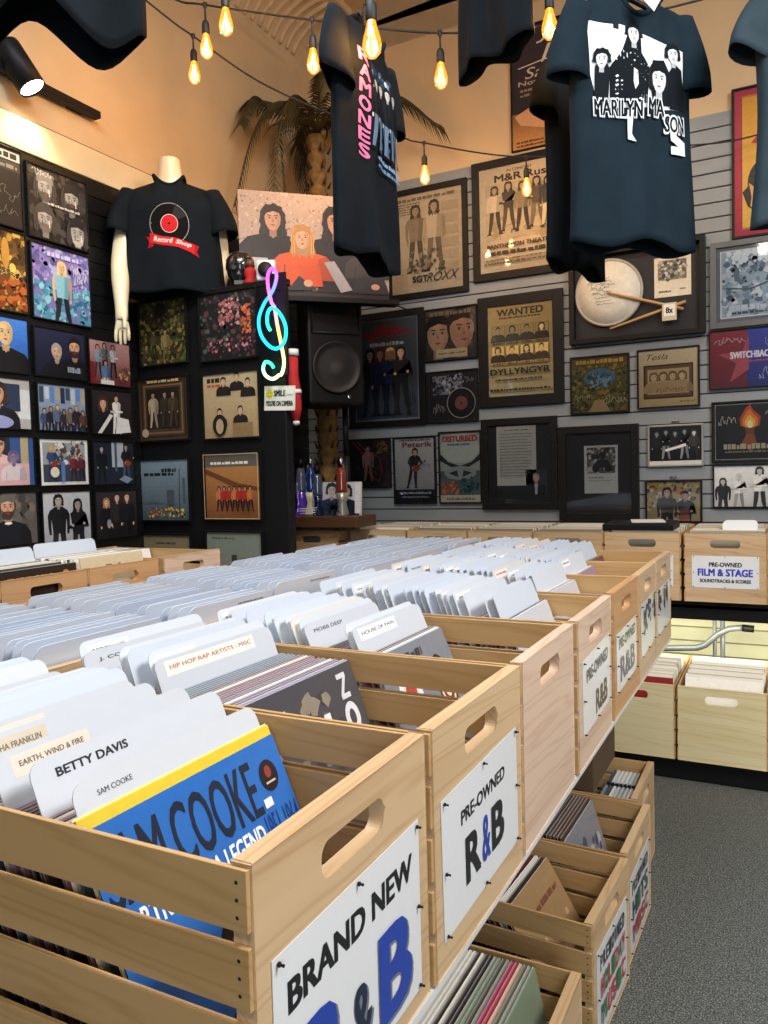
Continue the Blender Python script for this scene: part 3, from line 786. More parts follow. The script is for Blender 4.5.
# ---------------------------------------------------------------- crates along the black wall
LFT = []
for i, (y, lb, pn) in enumerate(((1.455, 'pine crate at the left frame edge beside the black wall', 'pineR'), (1.83, 'reddish pine crate under the photo wall with a dark record in front', 'pineR'), (2.19, 'reddish pine crate in the middle under the photo wall', 'pineR'), (2.575, 'pale empty-fronted pine crate in the corner by the black album cabinet', 'pineP'))):
    if i == 0: continue
    ct = crate('record_crate', lb, (-2.25, y, .7405), 0, .64, pn, 'pine crates along the black wall', False); LFT.append(ct)
    R = random.Random(20+i); bl = []; x = -.03 if i < 3 else -.33
    while x > -.52:
        bl.append((x, R.uniform(-.006, .006), R.choice(['#d9d6cd', '#cfc9bb', '#e2e0da', '#8d8676', '#c2b89f', '#2a2522', '#dcdad6']))); x -= .0095
    rows.append((ct, bl, 14, .045 if i < 3 else .014, .314))
a = Art(.314, .314, '#2c211b'); a.t('THIS IS GOLD', .1, .84, .7, .92, '#c69a55', .03); a.ci(.85, .89, .05, '#b98a3e')
place(RI, record_mesh('#2c211b', a), LFT[0], -.019, 3, 'dark record with gold letters in the crate under the photo wall', 'record', base=.035)
a = Art(.314, .314, '#cdbb98'); a.dash(.3, .8, .75, .09, '#5c4a38', 4, 4)
place(RI, record_mesh('#cdbb98', a), LFT[1], -.020, 9, 'tan record facing out in the middle crate under the photo wall', 'record', base=.045)
for i, (ct, xx) in enumerate(((LFT[0], (-.17,)), (LFT[1], (-.24,)))):
    for q in xx: place(DI, _cards[0], ct, q+.0047, 14, 'white divider card leaning in the '+('crate with the dark gold-lettered record' if i == 0 else 'middle crate under the photo wall'), 'divider card', 'white divider cards along the black wall', base=.04)

# ---------------------------------------------------------------- crates on the floor below the island
LOW = []
for i, (y, lb) in enumerate(((1.415, 'pine floor crate packed with records, nearest under the island'), (1.95, 'pine floor crate with the green and red lettered sign, one tan record leaning inside'), (2.325, 'pine floor crate with dark records behind clear plastic, second from the far end'), (2.70, 'farthest pine floor crate, filled with small cases'))):
    LOW.append(crate('record_crate', lb, ((-.385, -.392, -.386, -.425)[i], y, .001), radians((0, -3.2, -1.2, 0)[i]), .46, 'pineY', 'pine crates on the carpet under the island'))
def lettersign(seed, rows_):
    a = Art(.29, .22, None)
    for s, y0, y1, cs in rows_:
        n = len(s)
        for j, ch in enumerate(s):
            if ch != ' ': a.t(ch, .1+.8*j/n, y0, .1+.8*(j+.86)/n, y1, cs[j % len(cs)], .05)
    return a
crate_sign(LOW[1], lettersign(1, (('PRE-OWNED', .72, .90, ['#22242a']), ('HOLIDAY', .43, .66, ['#c23236', '#2f7a4a']), ('MUSIC', .14, .37, ['#2f7a4a', '#c23236', '#c23236']))), .29, .22, .125)
crate_sign(LOW[2], lettersign(2, (('PRE-OWNED', .72, .88, ['#22242a']), ('HITS', .40, .66, ['#22304a', '#2f6a4a']), ('MISC', .12, .34, ['#b23236']))), .29, .22, .125)
R = random.Random(5)
_brown = [record_mesh(c) for c in ('#4a3424', '#5a4030', '#38281e', '#664a34', '#2c211a')]
x = -.03
for k in range(36):
    c = ['#7d8a72', '#8c8f7a', '#6f6a55', '#c9a890', '#b53a4a', '#a83a5a', '#8d8478', '#55503f'][k % 8] if k < 10 else None
    me = record_mesh(c, None) if c else R.choice(_brown+[_rec[12]])
    lb = {0: 'frontmost grey-green record in the nearest floor crate', 4: 'crimson-edged record near the front of the nearest floor crate'}.get(k, 'record packed edge-on in the nearest floor crate')
    place(RI, me, LOW[0], x, 12, lb, 'record', 'records in the nearest floor crate'); x -= .0095
a = Art(.314, .314, '#a08058'); a.mot(.1, .1, .9, .6, 10, ['#b59468', '#8a6a44', '#c4a880'], .13, 2); a.dash(.4, .78, .9, .05, '#7a4a3a', 2, 5); a.dash(.3, .15, .9, .05, '#d8c8a0', 3, 5)
x = -.06
place(RI, record_mesh('#a08058', a, '#8c6f4c'), LOW[1], x, 31, 'tan record leaning back at the front of the green and red sign crate', 'record', 'records in the green and red sign crate')
for k in range(13):
    x -= .0155; place(RI, _rec[R.choice((1, 0, 12, 8, 13))], LOW[1], x, 31, 'dark record leaning behind the tan record in the floor crate', 'record', 'records in the green and red sign crate')
x = -.085
a = Art(.314, .314, '#8a8a90'); a.mot(.1, .1, .9, .8, 14, ['#a5a6ac', '#6d6e78', '#54586a', '#c2c0bc'], .13, 5)
place(RI, record_mesh('#8a8a90', a), LOW[2], x, 17, 'greyish record in crinkled clear plastic, front of the dark-filled floor crate', 'record', 'records in the second floor crate from the far end')
for k in range(22):
    x -= .0105; place(RI, R.choice(_brown), LOW[2], x, 17, 'brown record packed behind the clear plastic one in the floor crate', 'record', 'records in the second floor crate from the far end', base=.02)
for k in range(14):
    b = MB(); b.box(-.0045, .0045, -.062, .062, 0, .125, hx(R.choice(['#c9ccce', '#8f969a', '#e6e6e2', '#54585a', '#b8bcc0']))); b.box(-.0047, .0047, -.0625, -.055, 0, .125, hx('#2a2c2e'))
    q = k//2
    o = place('disc_case', b.mesh('disc_case', M['sleeve']), LOW[3], -.03-.014*q, 6, 'small disc case in the farthest floor crate, '+('front' if q == 0 else 'inner')+' of the '+('right' if k % 2 else 'left')+' rank', 'disc case', 'disc cases in the farthest floor crate', (.075 if k % 2 else -.075), .165)
b = MB(); b.box(-.17, -.0185, -.165, .165, .155, .1595)
o = b.build('inner_shelf', M['black_plastic'], LOW[3])
# ---------------------------------------------------------------- crates along the back wall
BT = folding_table('black topped table along the grey slat wall under the FILM & STAGE crate', -2.75, .9, 3.95, 4.56, cross='x')
for o in BT.children:
    if o.name.startswith('table_top'): o.data.materials[0] = M['black_plastic']
b = MB(); b.box(-1.81, 1.81, -.285, -.27, .645, .718); b.box(-1.81, 1.81, .27, .285, .645, .718); b.build('apron', M['black_plastic'], BT)
b = MB(); b.tube([(-1.7, -.02, .612), (1.7, -.02, .612)], .011, 8); b.build('rail', M['grey_metal'], BT)
BW = []
for i, (x, lb) in enumerate(((-.255, 'pine crate with the PRE-OWNED FILM & STAGE sign'), (-.625, 'pine crate left of the FILM & STAGE crate, half hidden by the island'), (-.985, 'third pine crate from the FILM & STAGE end of the back wall row'), (-1.345, 'fourth pine crate from the FILM & STAGE end, below the framed letter'), (-1.705, 'fifth pine crate from the FILM & STAGE end, below the theatre poster'), (-2.07, 'pine crate with an open hand slot below the small posters by the corner'), (-2.44, 'orange pine crate below the lava lamp shelf beside the black cabinet'))):
    BW.append(crate('record_crate', lb, (x, 3.92 if i < 6 else 3.80, .7405), -pi/2, .64, 'pineR' if i == 6 else 'pineY', 'pine crates along the back wall', False))
    R = random.Random(70+i); bl = []; q = -.04
    pal = ['#b7aa90', '#c9c2b0', '#8a8272', '#d6d2c6', '#6d6a62', '#b59a6c'] if i < 6 else ['#9a9da0', '#7d8286', '#b8babc']
    while q > -.53: bl.append((q, R.uniform(-.006, .006), R.choice(pal))); q -= .0115
    rows.append((BW[-1], bl, 10, .018, .314))
a = Art(.287, .150, None)
a.t('PRE-OWNED', .26, .66, .75, .80, BK, .04); a.t('FILM & STAGE', .09, .37, .91, .60, '#2a3fb4', .05); a.t('SOUNDTRACKS & SCORES', .12, .17, .88, .28, BK, .04)
crate_sign(BW[0], a, .287, .150, .142)
a = Art(.287, .150, None); a.t('PRE-OWNED', .26, .66, .75, .80, BK, .04); a.dash(.1, .3, .9, .25, '#23337f', 3, 6)
crate_sign(BW[1], a, .287, .150, .142)
for k in range(5): place(DI, card_mesh(.15, .30, '#e2e4e4'), BW[0], -.10-.022*k, 12, 'white card standing tallest in the FILM & STAGE crate', 'divider card', 'white cards in the FILM & STAGE crate', .055, .075)
b = MB(); b.box(-.17, .17, -.13, .13, 0, .03); b.box(-.165, .165, -.125, .125, .03, .036)
tag(b.build('flat_case', M['black_plastic'], None, (-.66, 4.14, 1.0655), (0, 0, 0), .006), 'flat black case lying on the crate left of FILM & STAGE', 'case')
b = MB(); b.box(-.05, .11, -.1, .1, 0, .004, hx('#e2e2de'))
tag(b.build('paper_sheet', M['card'], None, (-.66, 4.14, 1.103), (0, 0, .2)), 'white paper sheet lying on the flat black case', 'paper')
# low crates on a black platform
b = MB(); b.box(-1.1, .55, 3.60, 4.55, 0, .10); b.box(-1.1, .55, 3.59, 3.60, .0, .085)
tag(b.build('platform', M['black_plastic'], None, (0, 0, .0005), None, .006), 'low black platform under the bottom crates by the back wall', 'platform')
LB = []
_lowcard = card_mesh(.305, .335, '#e6e2d2')  # white cards; the beige light on them is put into the tint
for i, (x, lb) in enumerate(((-.248, 'low pine crate of white cards with a hand slot, below FILM & STAGE'), (-.612, 'low pine crate left of the white-card crate, red record in front'), (.118, 'low pine crate at the right edge of the photo'))):
    LB.append(crate('record_crate', lb, (x, 3.555, .1015), -pi/2, .60, 'lit_low_pine', 'low pine crates on the black platform', False))
    R = random.Random(30+i); q = -.06; bl = []
    for k in range(26):
        if k % 5 == 2: place(DI, _lowcard, LB[-1], q, 13, ['white card in the low crate below FILM & STAGE', 'white card in the low crate behind the red record', 'white card in the low crate at the right edge'][i], 'divider card', 'white cards in the low back crates', R.uniform(-.008, .008), .014)
        else: bl.append((q, R.uniform(-.006, .006), R.choice(['#d8d2c2', '#c0b8a4', '#e6e2d6', '#a89c84', '#dcd6c6'])))
        q -= .0165
    rows.append((LB[-1], bl, 13, .032, .314))
a = Art(.314, .314, '#8e2420'); a.dash(.1, .85, .8, .07, '#c8a070', 5, 6)
place(RI, record_mesh('#8e2420', a), LB[1], -.043, 13, 'dark red record at the front of the low crate left of the white cards', 'record', base=.02)
stuff_records('packed_records', rows)
# bent grey brace of the table behind the low crates
t = thing('table_brace', 'grey bent tube brace crossing behind the low white-card crate', 'brace', (0, 4.25, 0))
def P3(*p): return [Vector(q) for q in p]
b = MB()
pts = [(-.80, 0, .425), (-.605, 0, .43), (-.41, 0, .447), (-.37, 0, .465), (-.31, 0, .525), (-.26, 0, .555), (-.20, 0, .564)]
b.tube(pts, .016, 10); b.build('brace_tube', M['grey_metal'], t)
b = MB(); b.tube([(-.20, 0, .564), (-.145, 0, .562)], .018, 10); b.build('end_cap', M['black_plastic'], t)
b = MB(); b.tube([(-.329, .045, .69), (-.329, .045, .105)], .010, 10); b.tube([(-.292, .045, .69), (-.292, .045, .105)], .012, 10); b.build('post', M['grey_metal'], t)
# ---------------------------------------------------------------- pictures on the walls
def picture(wall, u0, u1, z0, z1, label, art, fw=.011, fcol='black_frame', mat=0, matc='#1a191b', group=None, name='framed_picture', cat='picture', glass=True, depth=.020):
    w, h = u1-u0, z1-z0; uc = (u0+u1)/2
    if wall == 'back': loc, rz = (uc, YS-.002, z0), 0
    elif wall == 'left': loc, rz = (XS+.002, uc, z0), pi/2
    elif wall == 'backtop': loc, rz = (uc, YB-.002, z0), 0
    elif wall == 'cab': loc, rz = (uc, YC-.002, z0), 0
    t = thing(name, label, cat, loc, rz, group)
    b = MB()
    b.box(-w/2, w/2, -.004, 0, 0, h)
    for x0, x1, q0, q1 in ((-w/2, -w/2+fw, 0, h), (w/2-fw, w/2, 0, h), (-w/2+fw, w/2-fw, 0, fw), (-w/2+fw, w/2-fw, h-fw, h)):
        b.box(x0, x1, -depth, -.004, q0, q1)
    b.build('frame', M[fcol], t, bevel=.0015)
    iw, ih = w-2*fw, h-2*fw
    if mat:
        mb = MB(); mb.box(-iw/2, iw/2, -.007, -.004, fw, h-fw, hx(matc)); mb.build('mat_board', M['print'], t)
    pw, ph = iw-2*mat, ih-2*mat
    if art:
        for a in (art if isinstance(art, list) else [art]):
            if not getattr(a, 'at', None): a.w, a.h = pw, ph; ox, oz = -pw/2, fw+mat
            else: ox, oz = -iw/2+a.at[0], fw+a.at[1]
            mb = MB(); mb.box(ox, ox+a.w, -.0078, -.0071, oz, oz+a.h, hx('#d8d2c4'))
            a.emit(mb, (ox, -.0079, oz), (1, 0, 0), (0, 0, 1), (0, -1, 0)); mb.build(getattr(a, 'nm', 'print'), M['print'], t)
    if glass:
        g = MB(); g.box(-iw/2, iw/2, -depth+.003, -depth+.005, fw, h-fw); g.build('glass', M['glass'], t)
    return t
def A(w, h, bg): return Art(w, h, bg)
SK = ['#d9a98a', '#c89878', '#e2b898', '#b88868', '#cfa184']

# --- left wall: signed photographs over black slats
G = 'signed photographs on the black wall'
def left(u0, u1, z0, z1, label, a, **k): return picture('left', u0, u1, z0, z1, label, a, .007, group=G, name='framed_photograph', cat='photograph', glass=False, depth=.014, **k)
a = A(.33, .33, '#26221f'); a.r(0, .86, 1, .97, '#c9c4bb'); a.dash(.05, .88, .95, .07, '#26221f', 3, 6); a.r(0, .72, 1, .84, '#3f3833'); a.dash(.1, .75, .95, .05, '#8b8276', 4, 7); a.sig(.35, .3, .95, .55, '#8d857a', 2); a.sig(.2, .1, .9, .3, '#7a7268', 5)
left(2.02, 2.352, 2.462, 2.80, 'dark brown record cover with a pale banner, cut by the left frame edge, top row', a)
a = A(.335, .325, '#25211e'); a.mot(0, 0, 1, 1, 40, ['#3a3430', '#1a1715', '#4a443e'], .1, 4)
for cx, cy, ht, bd in ((.28, .72, '#8a8278', '#5a544c'), (.73, .68, '#2e2926', '#3a332e'), (.25, .27, '#4a443e', '#6e675e'), (.8, .2, '#2a2623', '#b8b0a4')):
    a.head(cx, cy, .17, '#a49c92', '#39332e', 1.1, bd, ht); a.l([(cx-.05, cy-.02), (cx-.05, cy-.1)], .02, '#5a534c'); a.l([(cx+.06, cy), (cx+.07, cy-.1)], .015, '#e2dcd2')
a.dash(.3, .5, .85, .035, '#c8c0b4', 4, 8); a.sig(.05, .85, .4, .97, '#d8d0c4', 5)
left(2.372, 2.705, 2.452, 2.775, 'grey sketched cover of four bearded faces, top row of the black wall', a)
a = A(.33, .35, '#6b4a20'); a.mot(0, 0, 1, 1, 90, ['#8c6428', '#c4933c', '#4a3216', '#2c1e10', '#d9b050'], .09, 6); a.e(.7, .72, .06, .2, '#c98f3a'); a.e(.8, .55, .05, .06, '#f0c860'); a.mot(.6, .05, 1, .4, 20, ['#8a3e1a', '#c2682a'], .08, 8); a.sig(.4, .4, .95, .55, '#e8c880', 2)
left(2.02, 2.355, 2.104, 2.450, 'golden brown busy cover at the left frame edge, second row', a)
a = A(.329, .335, '#7d78ae'); a.mot(0, .4, 1, 1, 80, ['#8f86bf', '#6a5f9e', '#b9aed6', '#5c5590', '#9c7fb4'], .08, 7); a.mot(0, 0, 1, .5, 70, ['#4d98ac', '#6fb6c4', '#2f6f8c', '#8ecdd4', '#5a86b0'], .08, 9)
a.man(.5, -.12, .95, '#8cc0cc', '#20242e', '#e0b090', '#e2c27c', 1.6, 0, bare=True, spread=.1); a.sig(.65, .55, .95, .85, '#e8e4f4', 5); a.dash(.25, .87, .8, .06, '#cfc8ea', 3, 5)
left(2.373, 2.702, 2.10, 2.436, 'violet and turquoise cover of a blonde woman, second row of the black wall', a)
a = A(.25, .24, '#2f6cc8'); a.grad(0, 0, 1, 1, '#1f50a8', '#4a8ae0'); a.bust(.55, -.15, 1.1, '#15151a', '#e8c088', '#c8a078', bald=True)
left(2.094, 2.347, 1.846, 2.086, 'photo of a bald person in black before a bright blue backdrop', a)
a = A(.29, .222, '#1a1e34'); a.grad(0, 0, 1, 1, '#12152a', '#232845'); a.bust(.42, -.1, .8, '#10111c', '#d8a888', '#a8a098', beard='#b09a88'); a.bust(.78, -.1, .98, '#0e0e14', '#d0a080', '#1a1618', beard='#3a2a24'); a.dash(.62, .12, .9, .12, '#8f98a8', 3, 4)
left(2.369, 2.657, 1.848, 2.070, 'photo of two people in black, one grey haired, against dark blue', a)
a = A(.27, .222, '#a06a70'); a.grad(0, 0, 1, 1, '#6a2c30', '#b88a88'); a.r(0, 0, .12, .5, '#7a1a1c')
for cx, y, c in ((.2, .15, '#8a93a0'), (.36, .2, '#5b5f66'), (.56, .18, '#d8d8d6')): a.man(cx, y, .75, c, '#2a2c34', SK[1], '#2a1d18', .8, 1)
a.man(.36, -.2, .75, '#5f7aa0', '#c9c6c0', SK[0], '#241814', 1); a.mot(.7, .1, .95, .45, 12, ['#c49a70', '#7a4a40'], .06, 3); a.r(.22, 0, .55, .1, '#d6d2cc')
left(2.670, 2.938, 1.838, 2.060, 'photo of a four piece band against a dusty pink room', a)
a = A(.25, .225, '#b4b0aa'); a.r(.75, .2, 1, .8, '#d8d8d6'); a.r(.45, .35, .8, .9, '#2c3a52'); a.bust(.35, -.1, 1.0, '#1d1f26', '#d6a284', '#3a261c', 1.1); a.e(.3, .12, .35, .14, '#9a9cc8', 16); a.e(.22, .15, .1, .08, '#d8d8e8')
left(2.088, 2.345, 1.606, 1.830, 'photo of a long haired guitarist in a dark shirt, at the left edge', a)
a = A(.274, .22, '#7d8ea4'); a.r(0, .5, 1, 1, '#8c9cb2')
for q in range(9): a.r(.03+.11*q, .6+(.08 if q % 2 else 0), .12+.11*q, .95, ['#39465c', '#c2c8d2', '#5b86c4', '#b0a48a', '#2a3040'][q % 5])
for q in range(7): a.man(.12+.13*q, -.15, .62+.05*(q % 3), ['#3c4a66', '#20242c', '#5a6a84', '#2c2c34', '#6e6258', '#22242e', '#5c3a34'][q], '#242a38', SK[q % 5], ['#2a1c16', '#5a4030', '#8a7a68'][q % 3], .6)
left(2.372, 2.646, 1.606, 1.824, 'group photo of seven people in a blue toned shop', a)
a = A(.264, .222, '#191519'); a.grad(0, 0, 1, 1, '#120e12', '#2a2226'); a.bust(.27, .2, .62, '#191519', SK[0], '#4a2c20', 1.3); a.man(.6, -.05, .95, '#e4e0dc', '#dcd8d4', SK[0], '#3a261c', .9, 1); a.p([(.1, .0), (.2, .0), (.5, .42), (.42, .46)], '#d8d4d0'); a.p([(.55, .0), (.95, .05), (.9, .35), (.6, .4)], '#dedad6')
left(2.673, 2.937, 1.602, 1.824, 'dark photo of two seated people, one in a white suit', a)
a = A(.267, .222, '#2c2e3a'); a.r(.55, 0, 1, 1, '#34568c'); a.r(.75, .2, .9, 1, '#b8a67e'); a.bust(.35, .2, .8, '#e0b8b4', SK[0], '#2a2024', hat='#1a1a22', glasses=True); a.r(.1, 0, .9, .45, '#d9a8a8'); a.bust(.6, .1, .6, '#d8c8c8', '#8a7a9a', '#6a5a7a', .6); a.r(0, 0, .25, .3, '#20222c')
left(2.083, 2.350, 1.365, 1.585, 'photo of people in pink before a blue door, at the left edge', a)
a = A(.28, .22, '#e4e2de'); a.r(.06, .07, .94, .93, '#3a4250'); a.r(.06, .45, .94, .93, '#9aa09c'); a.mot(.3, .5, .94, .93, 22, ['#3c4c68', '#c8c4b8', '#6a3a34', '#e0ded8', '#54606c'], .08, 4); a.man(.24, .07, .8, '#2c4a78', '#2a3a5a', SK[0], '#c09a58', 1.6, 2); a.man(.68, .07, .62, '#7c2a34', '#3a2a2c', SK[1], '#2a1c18', .6); a.man(.84, .07, .6, '#5c2a3c', '#2c2428', SK[3], '#1c1414', .9); a.ci(.27, .28, .09, '#e0d8c0'); a.r(.4, .07, .48, .5, '#5a7ab0')
left(2.368, 2.648, 1.360, 1.580, 'white bordered photo of musicians in a shop, fifth row', a)
a = A(.271, .218, '#1c2230'); a.r(.45, .4, .75, 1, '#a9b0b8'); a.r(.52, .3, .58, 1, '#4c545e'); a.man(.2, .0, .9, '#0e1016', '#10121a', '#b0a49c', '#20140f', .8); a.man(.8, .05, .9, '#161a22', '#4a5260', '#a89a90', '#141010', .8, 2); a.p([(.6, .1), (.75, .2), (.95, .1), (.8, 0)], '#7c8ea0')
left(2.668, 2.937, 1.358, 1.575, 'dark blue photo of two guitarists by a pale window', a)
a = A(.275, .232, '#5a5450'); a.mot(0, .3, 1, 1, 16, ['#66605a', '#48423e', '#7a6c5e'], .15, 4); a.bust(.45, -.1, 1.05, '#14161e', '#d2a080', '#3a2a24', beard='#4a342a', hat='#6a645c'); a.e(.45, .42, .07, .025, '#eee8e0')
left(2.079, 2.352, 1.112, 1.346, 'photo of a smiling bearded person in a cap, bottom row at the left edge', a)
a = A(.278, .242, '#b9bcc0'); a.grad(0, 0, 1, 1, '#a0a4aa', '#c8cacc'); a.man(.32, -.5, 1.45, '#16181c', '#22242a', '#b8aca4', '#1a1616', .9); a.man(.72, -.5, 1.35, '#14161a', '#20222a', '#a89a92', '#141212', 1.6, 1)
left(2.370, 2.648, 1.099, 1.341, 'black and white photo of two long haired people in dark shirts', a)
a = A(.28, .241, '#221d22'); a.grad(0, 0, 1, 1, '#141216', '#332a2e')
for cx, c, hr in ((.25, '#14141a', '#a07848'), (.5, '#2a2428', '#2c1c18'), (.74, '#17171c', '#3a2a20')): a.man(cx, -.25, 1.1+.1*(cx > .4), c, '#16161a', SK[2], hr, 1.4)
a.e(.28, .3, .05, .1, '#8e9298')
left(2.669, 2.945, 1.097, 1.337, 'dark photo of three long haired people, bottom row by the corner', a)

# --- black album cabinet: eight framed covers
G2 = 'framed album covers on the black cabinet'
def alb(u0, u1, z0, z1, label, a): return picture('cab', u0, u1, z0, z1, label, a, .009, group=G2, name='framed_album', cat='album cover', depth=.016, glass=False)
s = YC/3.05
def cz(z): return 1.38+(z-1.38)*s
def calb(u0, u1, z0, z1, label, a): return alb(u0*s, u1*s, cz(z0), cz(z1), label, a)
a = A(.33, .33, '#3a3218'); a.mot(0, 0, 1, 1, 110, ['#5a4c22', '#2a2410', '#7a6a30', '#1d180c', '#8c7c40', '#4a5a30'], .07, 3); a.ci(.45, .85, .13, '#1c150d'); a.man(.55, 0, .55, '#8c7a48', '#6a5c30', '#a88c5c', '#2a2010', 1); a.man(.3, .1, .45, '#54482a', '#3a3018', '#9c8454', '#2a2010', .8)
calb(-2.955, -2.638, 1.955, 2.285, 'olive and gold album cover with a dark disc, top left of the black cabinet', a)
a = A(.34, .34, '#17191a'); a.mot(0, 0, 1, 1, 90, ['#262c2a', '#1c1418', '#3c2c30', '#4a5a52', '#0e0e10', '#5c3a40'], .07, 5); a.mot(.35, .5, .7, .9, 30, ['#b06a6a', '#d09a90', '#8a4a50'], .05, 6); a.mot(.75, .35, .9, .8, 16, ['#c05a3a', '#d87a50'], .05, 7); a.mot(.15, .1, .9, .3, 18, ['#a04a5a', '#c8868c', '#7a3a48'], .04, 8)
calb(-2.563, -2.210, 1.944, 2.278, 'dark album cover with pink and orange costumed shapes, top right of the black cabinet', a)
a = A(.33, .33, '#4a3624'); a.frame(.04, .04, .96, .96, .03, '#2e2015'); a.frame(.1, .1, .9, .9, .03, '#7a5c3c'); a.r(.16, .18, .84, .84, '#241a12')
for cx, c in ((.3, '#b4a084'), (.55, '#3c3024'), (.72, '#4c3c2c')): a.man(cx, .18, .6, c, c, '#b08c68', '#1c120c', .9)
a.ci(.13, .12, .07, '#b6a284'); a.dash(.2, .93, .85, .04, '#c8ac7c', 3, 6)
calb(-2.985, -2.645, 1.572, 1.902, 'brown album cover with a drawn frame and a round seal, second row of the cabinet', a)
a = A(.34, .33, '#b49c76'); a.grad(0, 0, 1, 1, '#a88c64', '#c0aa84'); a.dash(.07, .87, .42, .07, '#2a1c14', 3, 3); a.dash(.07, .80, .42, .04, '#b8482c', 5, 4)
for cx, cy in ((.62, .72), (.82, .62), (.38, .66), (.3, .18), (.68, .2)): a.bust(cx, cy, .28, '#221c1a', '#d8b088', '#20140e')
a.e(.3, .2, .13, .17, '#1e1a18'); a.e(.3, .18, .07, .12, '#b49c76'); a.r(.55, .0, .9, .22, '#8c6f4c')
calb(-2.559, -2.211, 1.565, 1.892, 'tan album cover of scattered people in dark clothes, second row right of the cabinet', a)
a = A(.33, .33, '#6d7f88'); a.grad(0, 0, 1, 1, '#47555c', '#84969e'); a.dash(.45, .8, .75, .06, '#16181a', 3, 3); a.dash(.08, .74, .7, .05, '#1a1c20', 5, 5); a.l([(.8, .1), (.82, .85)], .015, '#2a3034'); a.mot(.1, .05, .9, .2, 30, ['#c4a03c', '#a84030', '#e0c060', '#2c3034', '#7a8c4c'], .04, 6); a.r(.55, .25, .7, .5, '#4a565c'); a.r(.05, .28, .5, .32, '#5a6a70'); a.r(.88, .3, .93, .7, '#4c5a60')
calb(-2.998, -2.657, 1.163, 1.487, 'grey-blue street scene album cover, third row of the cabinet', a)
a = A(.345, .337, '#a8703c'); a.grad(0, 0, 1, 1, '#7c4a26', '#b88048'); a.r(0, .8, 1, 1, '#5e5a50'); a.dash(.1, .84, .8, .04, '#e6dcc8', 3, 7); a.p([(0, .78), (.6, .55), (1, .48), (1, .42), (.5, .5), (0, .7)], '#6c3e20')
for q in range(7): a.man(.25+.1*q, .12, .38, '#a82c20' if q % 3 else '#c87040', '#3a1a14', '#c09070', '#1c100c', .6)
a.frame(.0, .0, 1, 1, .012, '#c8a87c')
calb(-2.566, -2.218, 1.170, 1.505, 'warm brown album cover of a group in red, third row right of the cabinet', a)
a = A(.35, .3, '#85775a'); a.dash(.3, .82, .7, .04, '#4a4030', 3, 5); a.ci(.5, .55, .1, '#3a3024'); a.mot(0, 0, 1, .4, 14, ['#7a6c50', '#948664'], .12, 4)
calb(-3.005, -2.662, .83, 1.103, 'faded tan album cover low on the cabinet behind the pale crate', a)
a = A(.35, .3, '#7d8274'); a.dash(.1, .88, .5, .03, '#4a4c40', 3, 5); a.r(.45, .2, .55, .6, '#3a3830'); a.dash(.6, .5, .9, .05, '#5a5c4e', 4, 4); a.mot(0, 0, 1, .3, 14, ['#8a8e7e', '#6c7062'], .12, 5)
calb(-2.572, -2.222, .83, 1.122, 'grey-green album cover low on the cabinet by the divider cards', a)

# --- back wall
def bk(u0, u1, z0, z1, label, a, **k):
    k.setdefault('group', 'framed memorabilia on the grey slat wall'); return picture('back', u0, u1, z0, z1, label, a, **k)
PAP = '#c9b694'
a = A(.5, .62, '#b9ab92')
for q in range(5): a.dash(.05, .9-.025*q, .42, .012, '#5c5346', q, 8)
for q in range(6): a.r(.72+.0, .18+.12*q, .95, .27+.12*q, '#a89a80')
a.dash(.1, .93, .9, .03, '#6c6252', 8, 7)
a.man(.36, .2, .68, '#8a7c68', '#4c4438', '#a89274', '#2a241c', 1.5, 0); a.man(.62, .2, .7, '#c2b49a', '#6a604e', '#b09a7c', '#2a241c', 1.6, 0, bare=True); a.mot(.25, .2, .75, .42, 20, ['#5c5244', '#8a7e6a', '#3c362c'], .05, 3)
a.t('SGT', .30, .10, .52, .165, '#16120e', .05); a.t('ROXX', .50, .09, .95, .18, '#1c1814', .0, .4)
bk(-2.292, -1.733, 2.486, 3.170, 'black framed SGT ROXX poster of two long haired musicians', a, fw=.035)
a = A(.45, .6, '#cdbd9f'); a.t('IN CONCERT', .36, .94, .68, .965, '#2a2418', .03); a.t('M&R Rush', .2, .855, .94, .925, '#1a140e', .06); a.r(.08, .3, .94, .84, '#bcae92'); a.mot(.1, .3, .92, .8, 22, ['#b2a488', '#c6b89c', '#a4967a'], .12, 3)
for q, (cx, c, l) in enumerate(((.2, '#d4c8b0', '#2c261e'), (.38, '#3a3228', '#4a4236'), (.56, '#8c8068', '#2a241c'), (.74, '#4c4436', '#6a6050'), (.88, '#2c261e', '#b4a68a'))): a.man(cx, .36+.02*(q % 2), .46, c, l, '#b8a484', '#1c1610', 1.4, q % 2)
a.t('PANTHEMON THEATER', .1, .225, .93, .265, '#1c1610', .04); a.dash(.14, .165, .9, .03, '#2a2218', 5, 9); a.dash(.08, .11, .92, .012, '#5c5040', 6, 16); a.dash(.06, .075, .9, .016, '#4a4030', 7, 14)
bk(-1.700, -1.128, 2.528, 3.236, 'black framed M&R Rush theatre poster of a five piece band', a, fw=.045)
a = A(.4, .55, '#d3b778'); a.grad(0, 0, 1, 1, '#d8c088', '#c4a45e'); a.t('WANTED', .14, .885, .86, .965, '#1c150c', .06); a.dash(.18, .855, .82, .018, '#2c2214', 3, 12)
for r_ in range(2):
    for q in range(4):
        x0, y0 = .06+.225*q, .57-.225*r_
        a.r(x0, y0, x0+.205, y0+.21, '#c2a25e'); a.frame(x0, y0, x0+.205, y0+.21, .006, '#6a5428'); a.bust(x0+.1, y0+.03, .17, '#2a2114', '#c8aa6c', '#2a2114', (0, .8, 0, 1.2)[(q+r_) % 4]); a.dash(x0+.02, y0+.008, x0+.19, .018, '#3a2c16', q, 5)
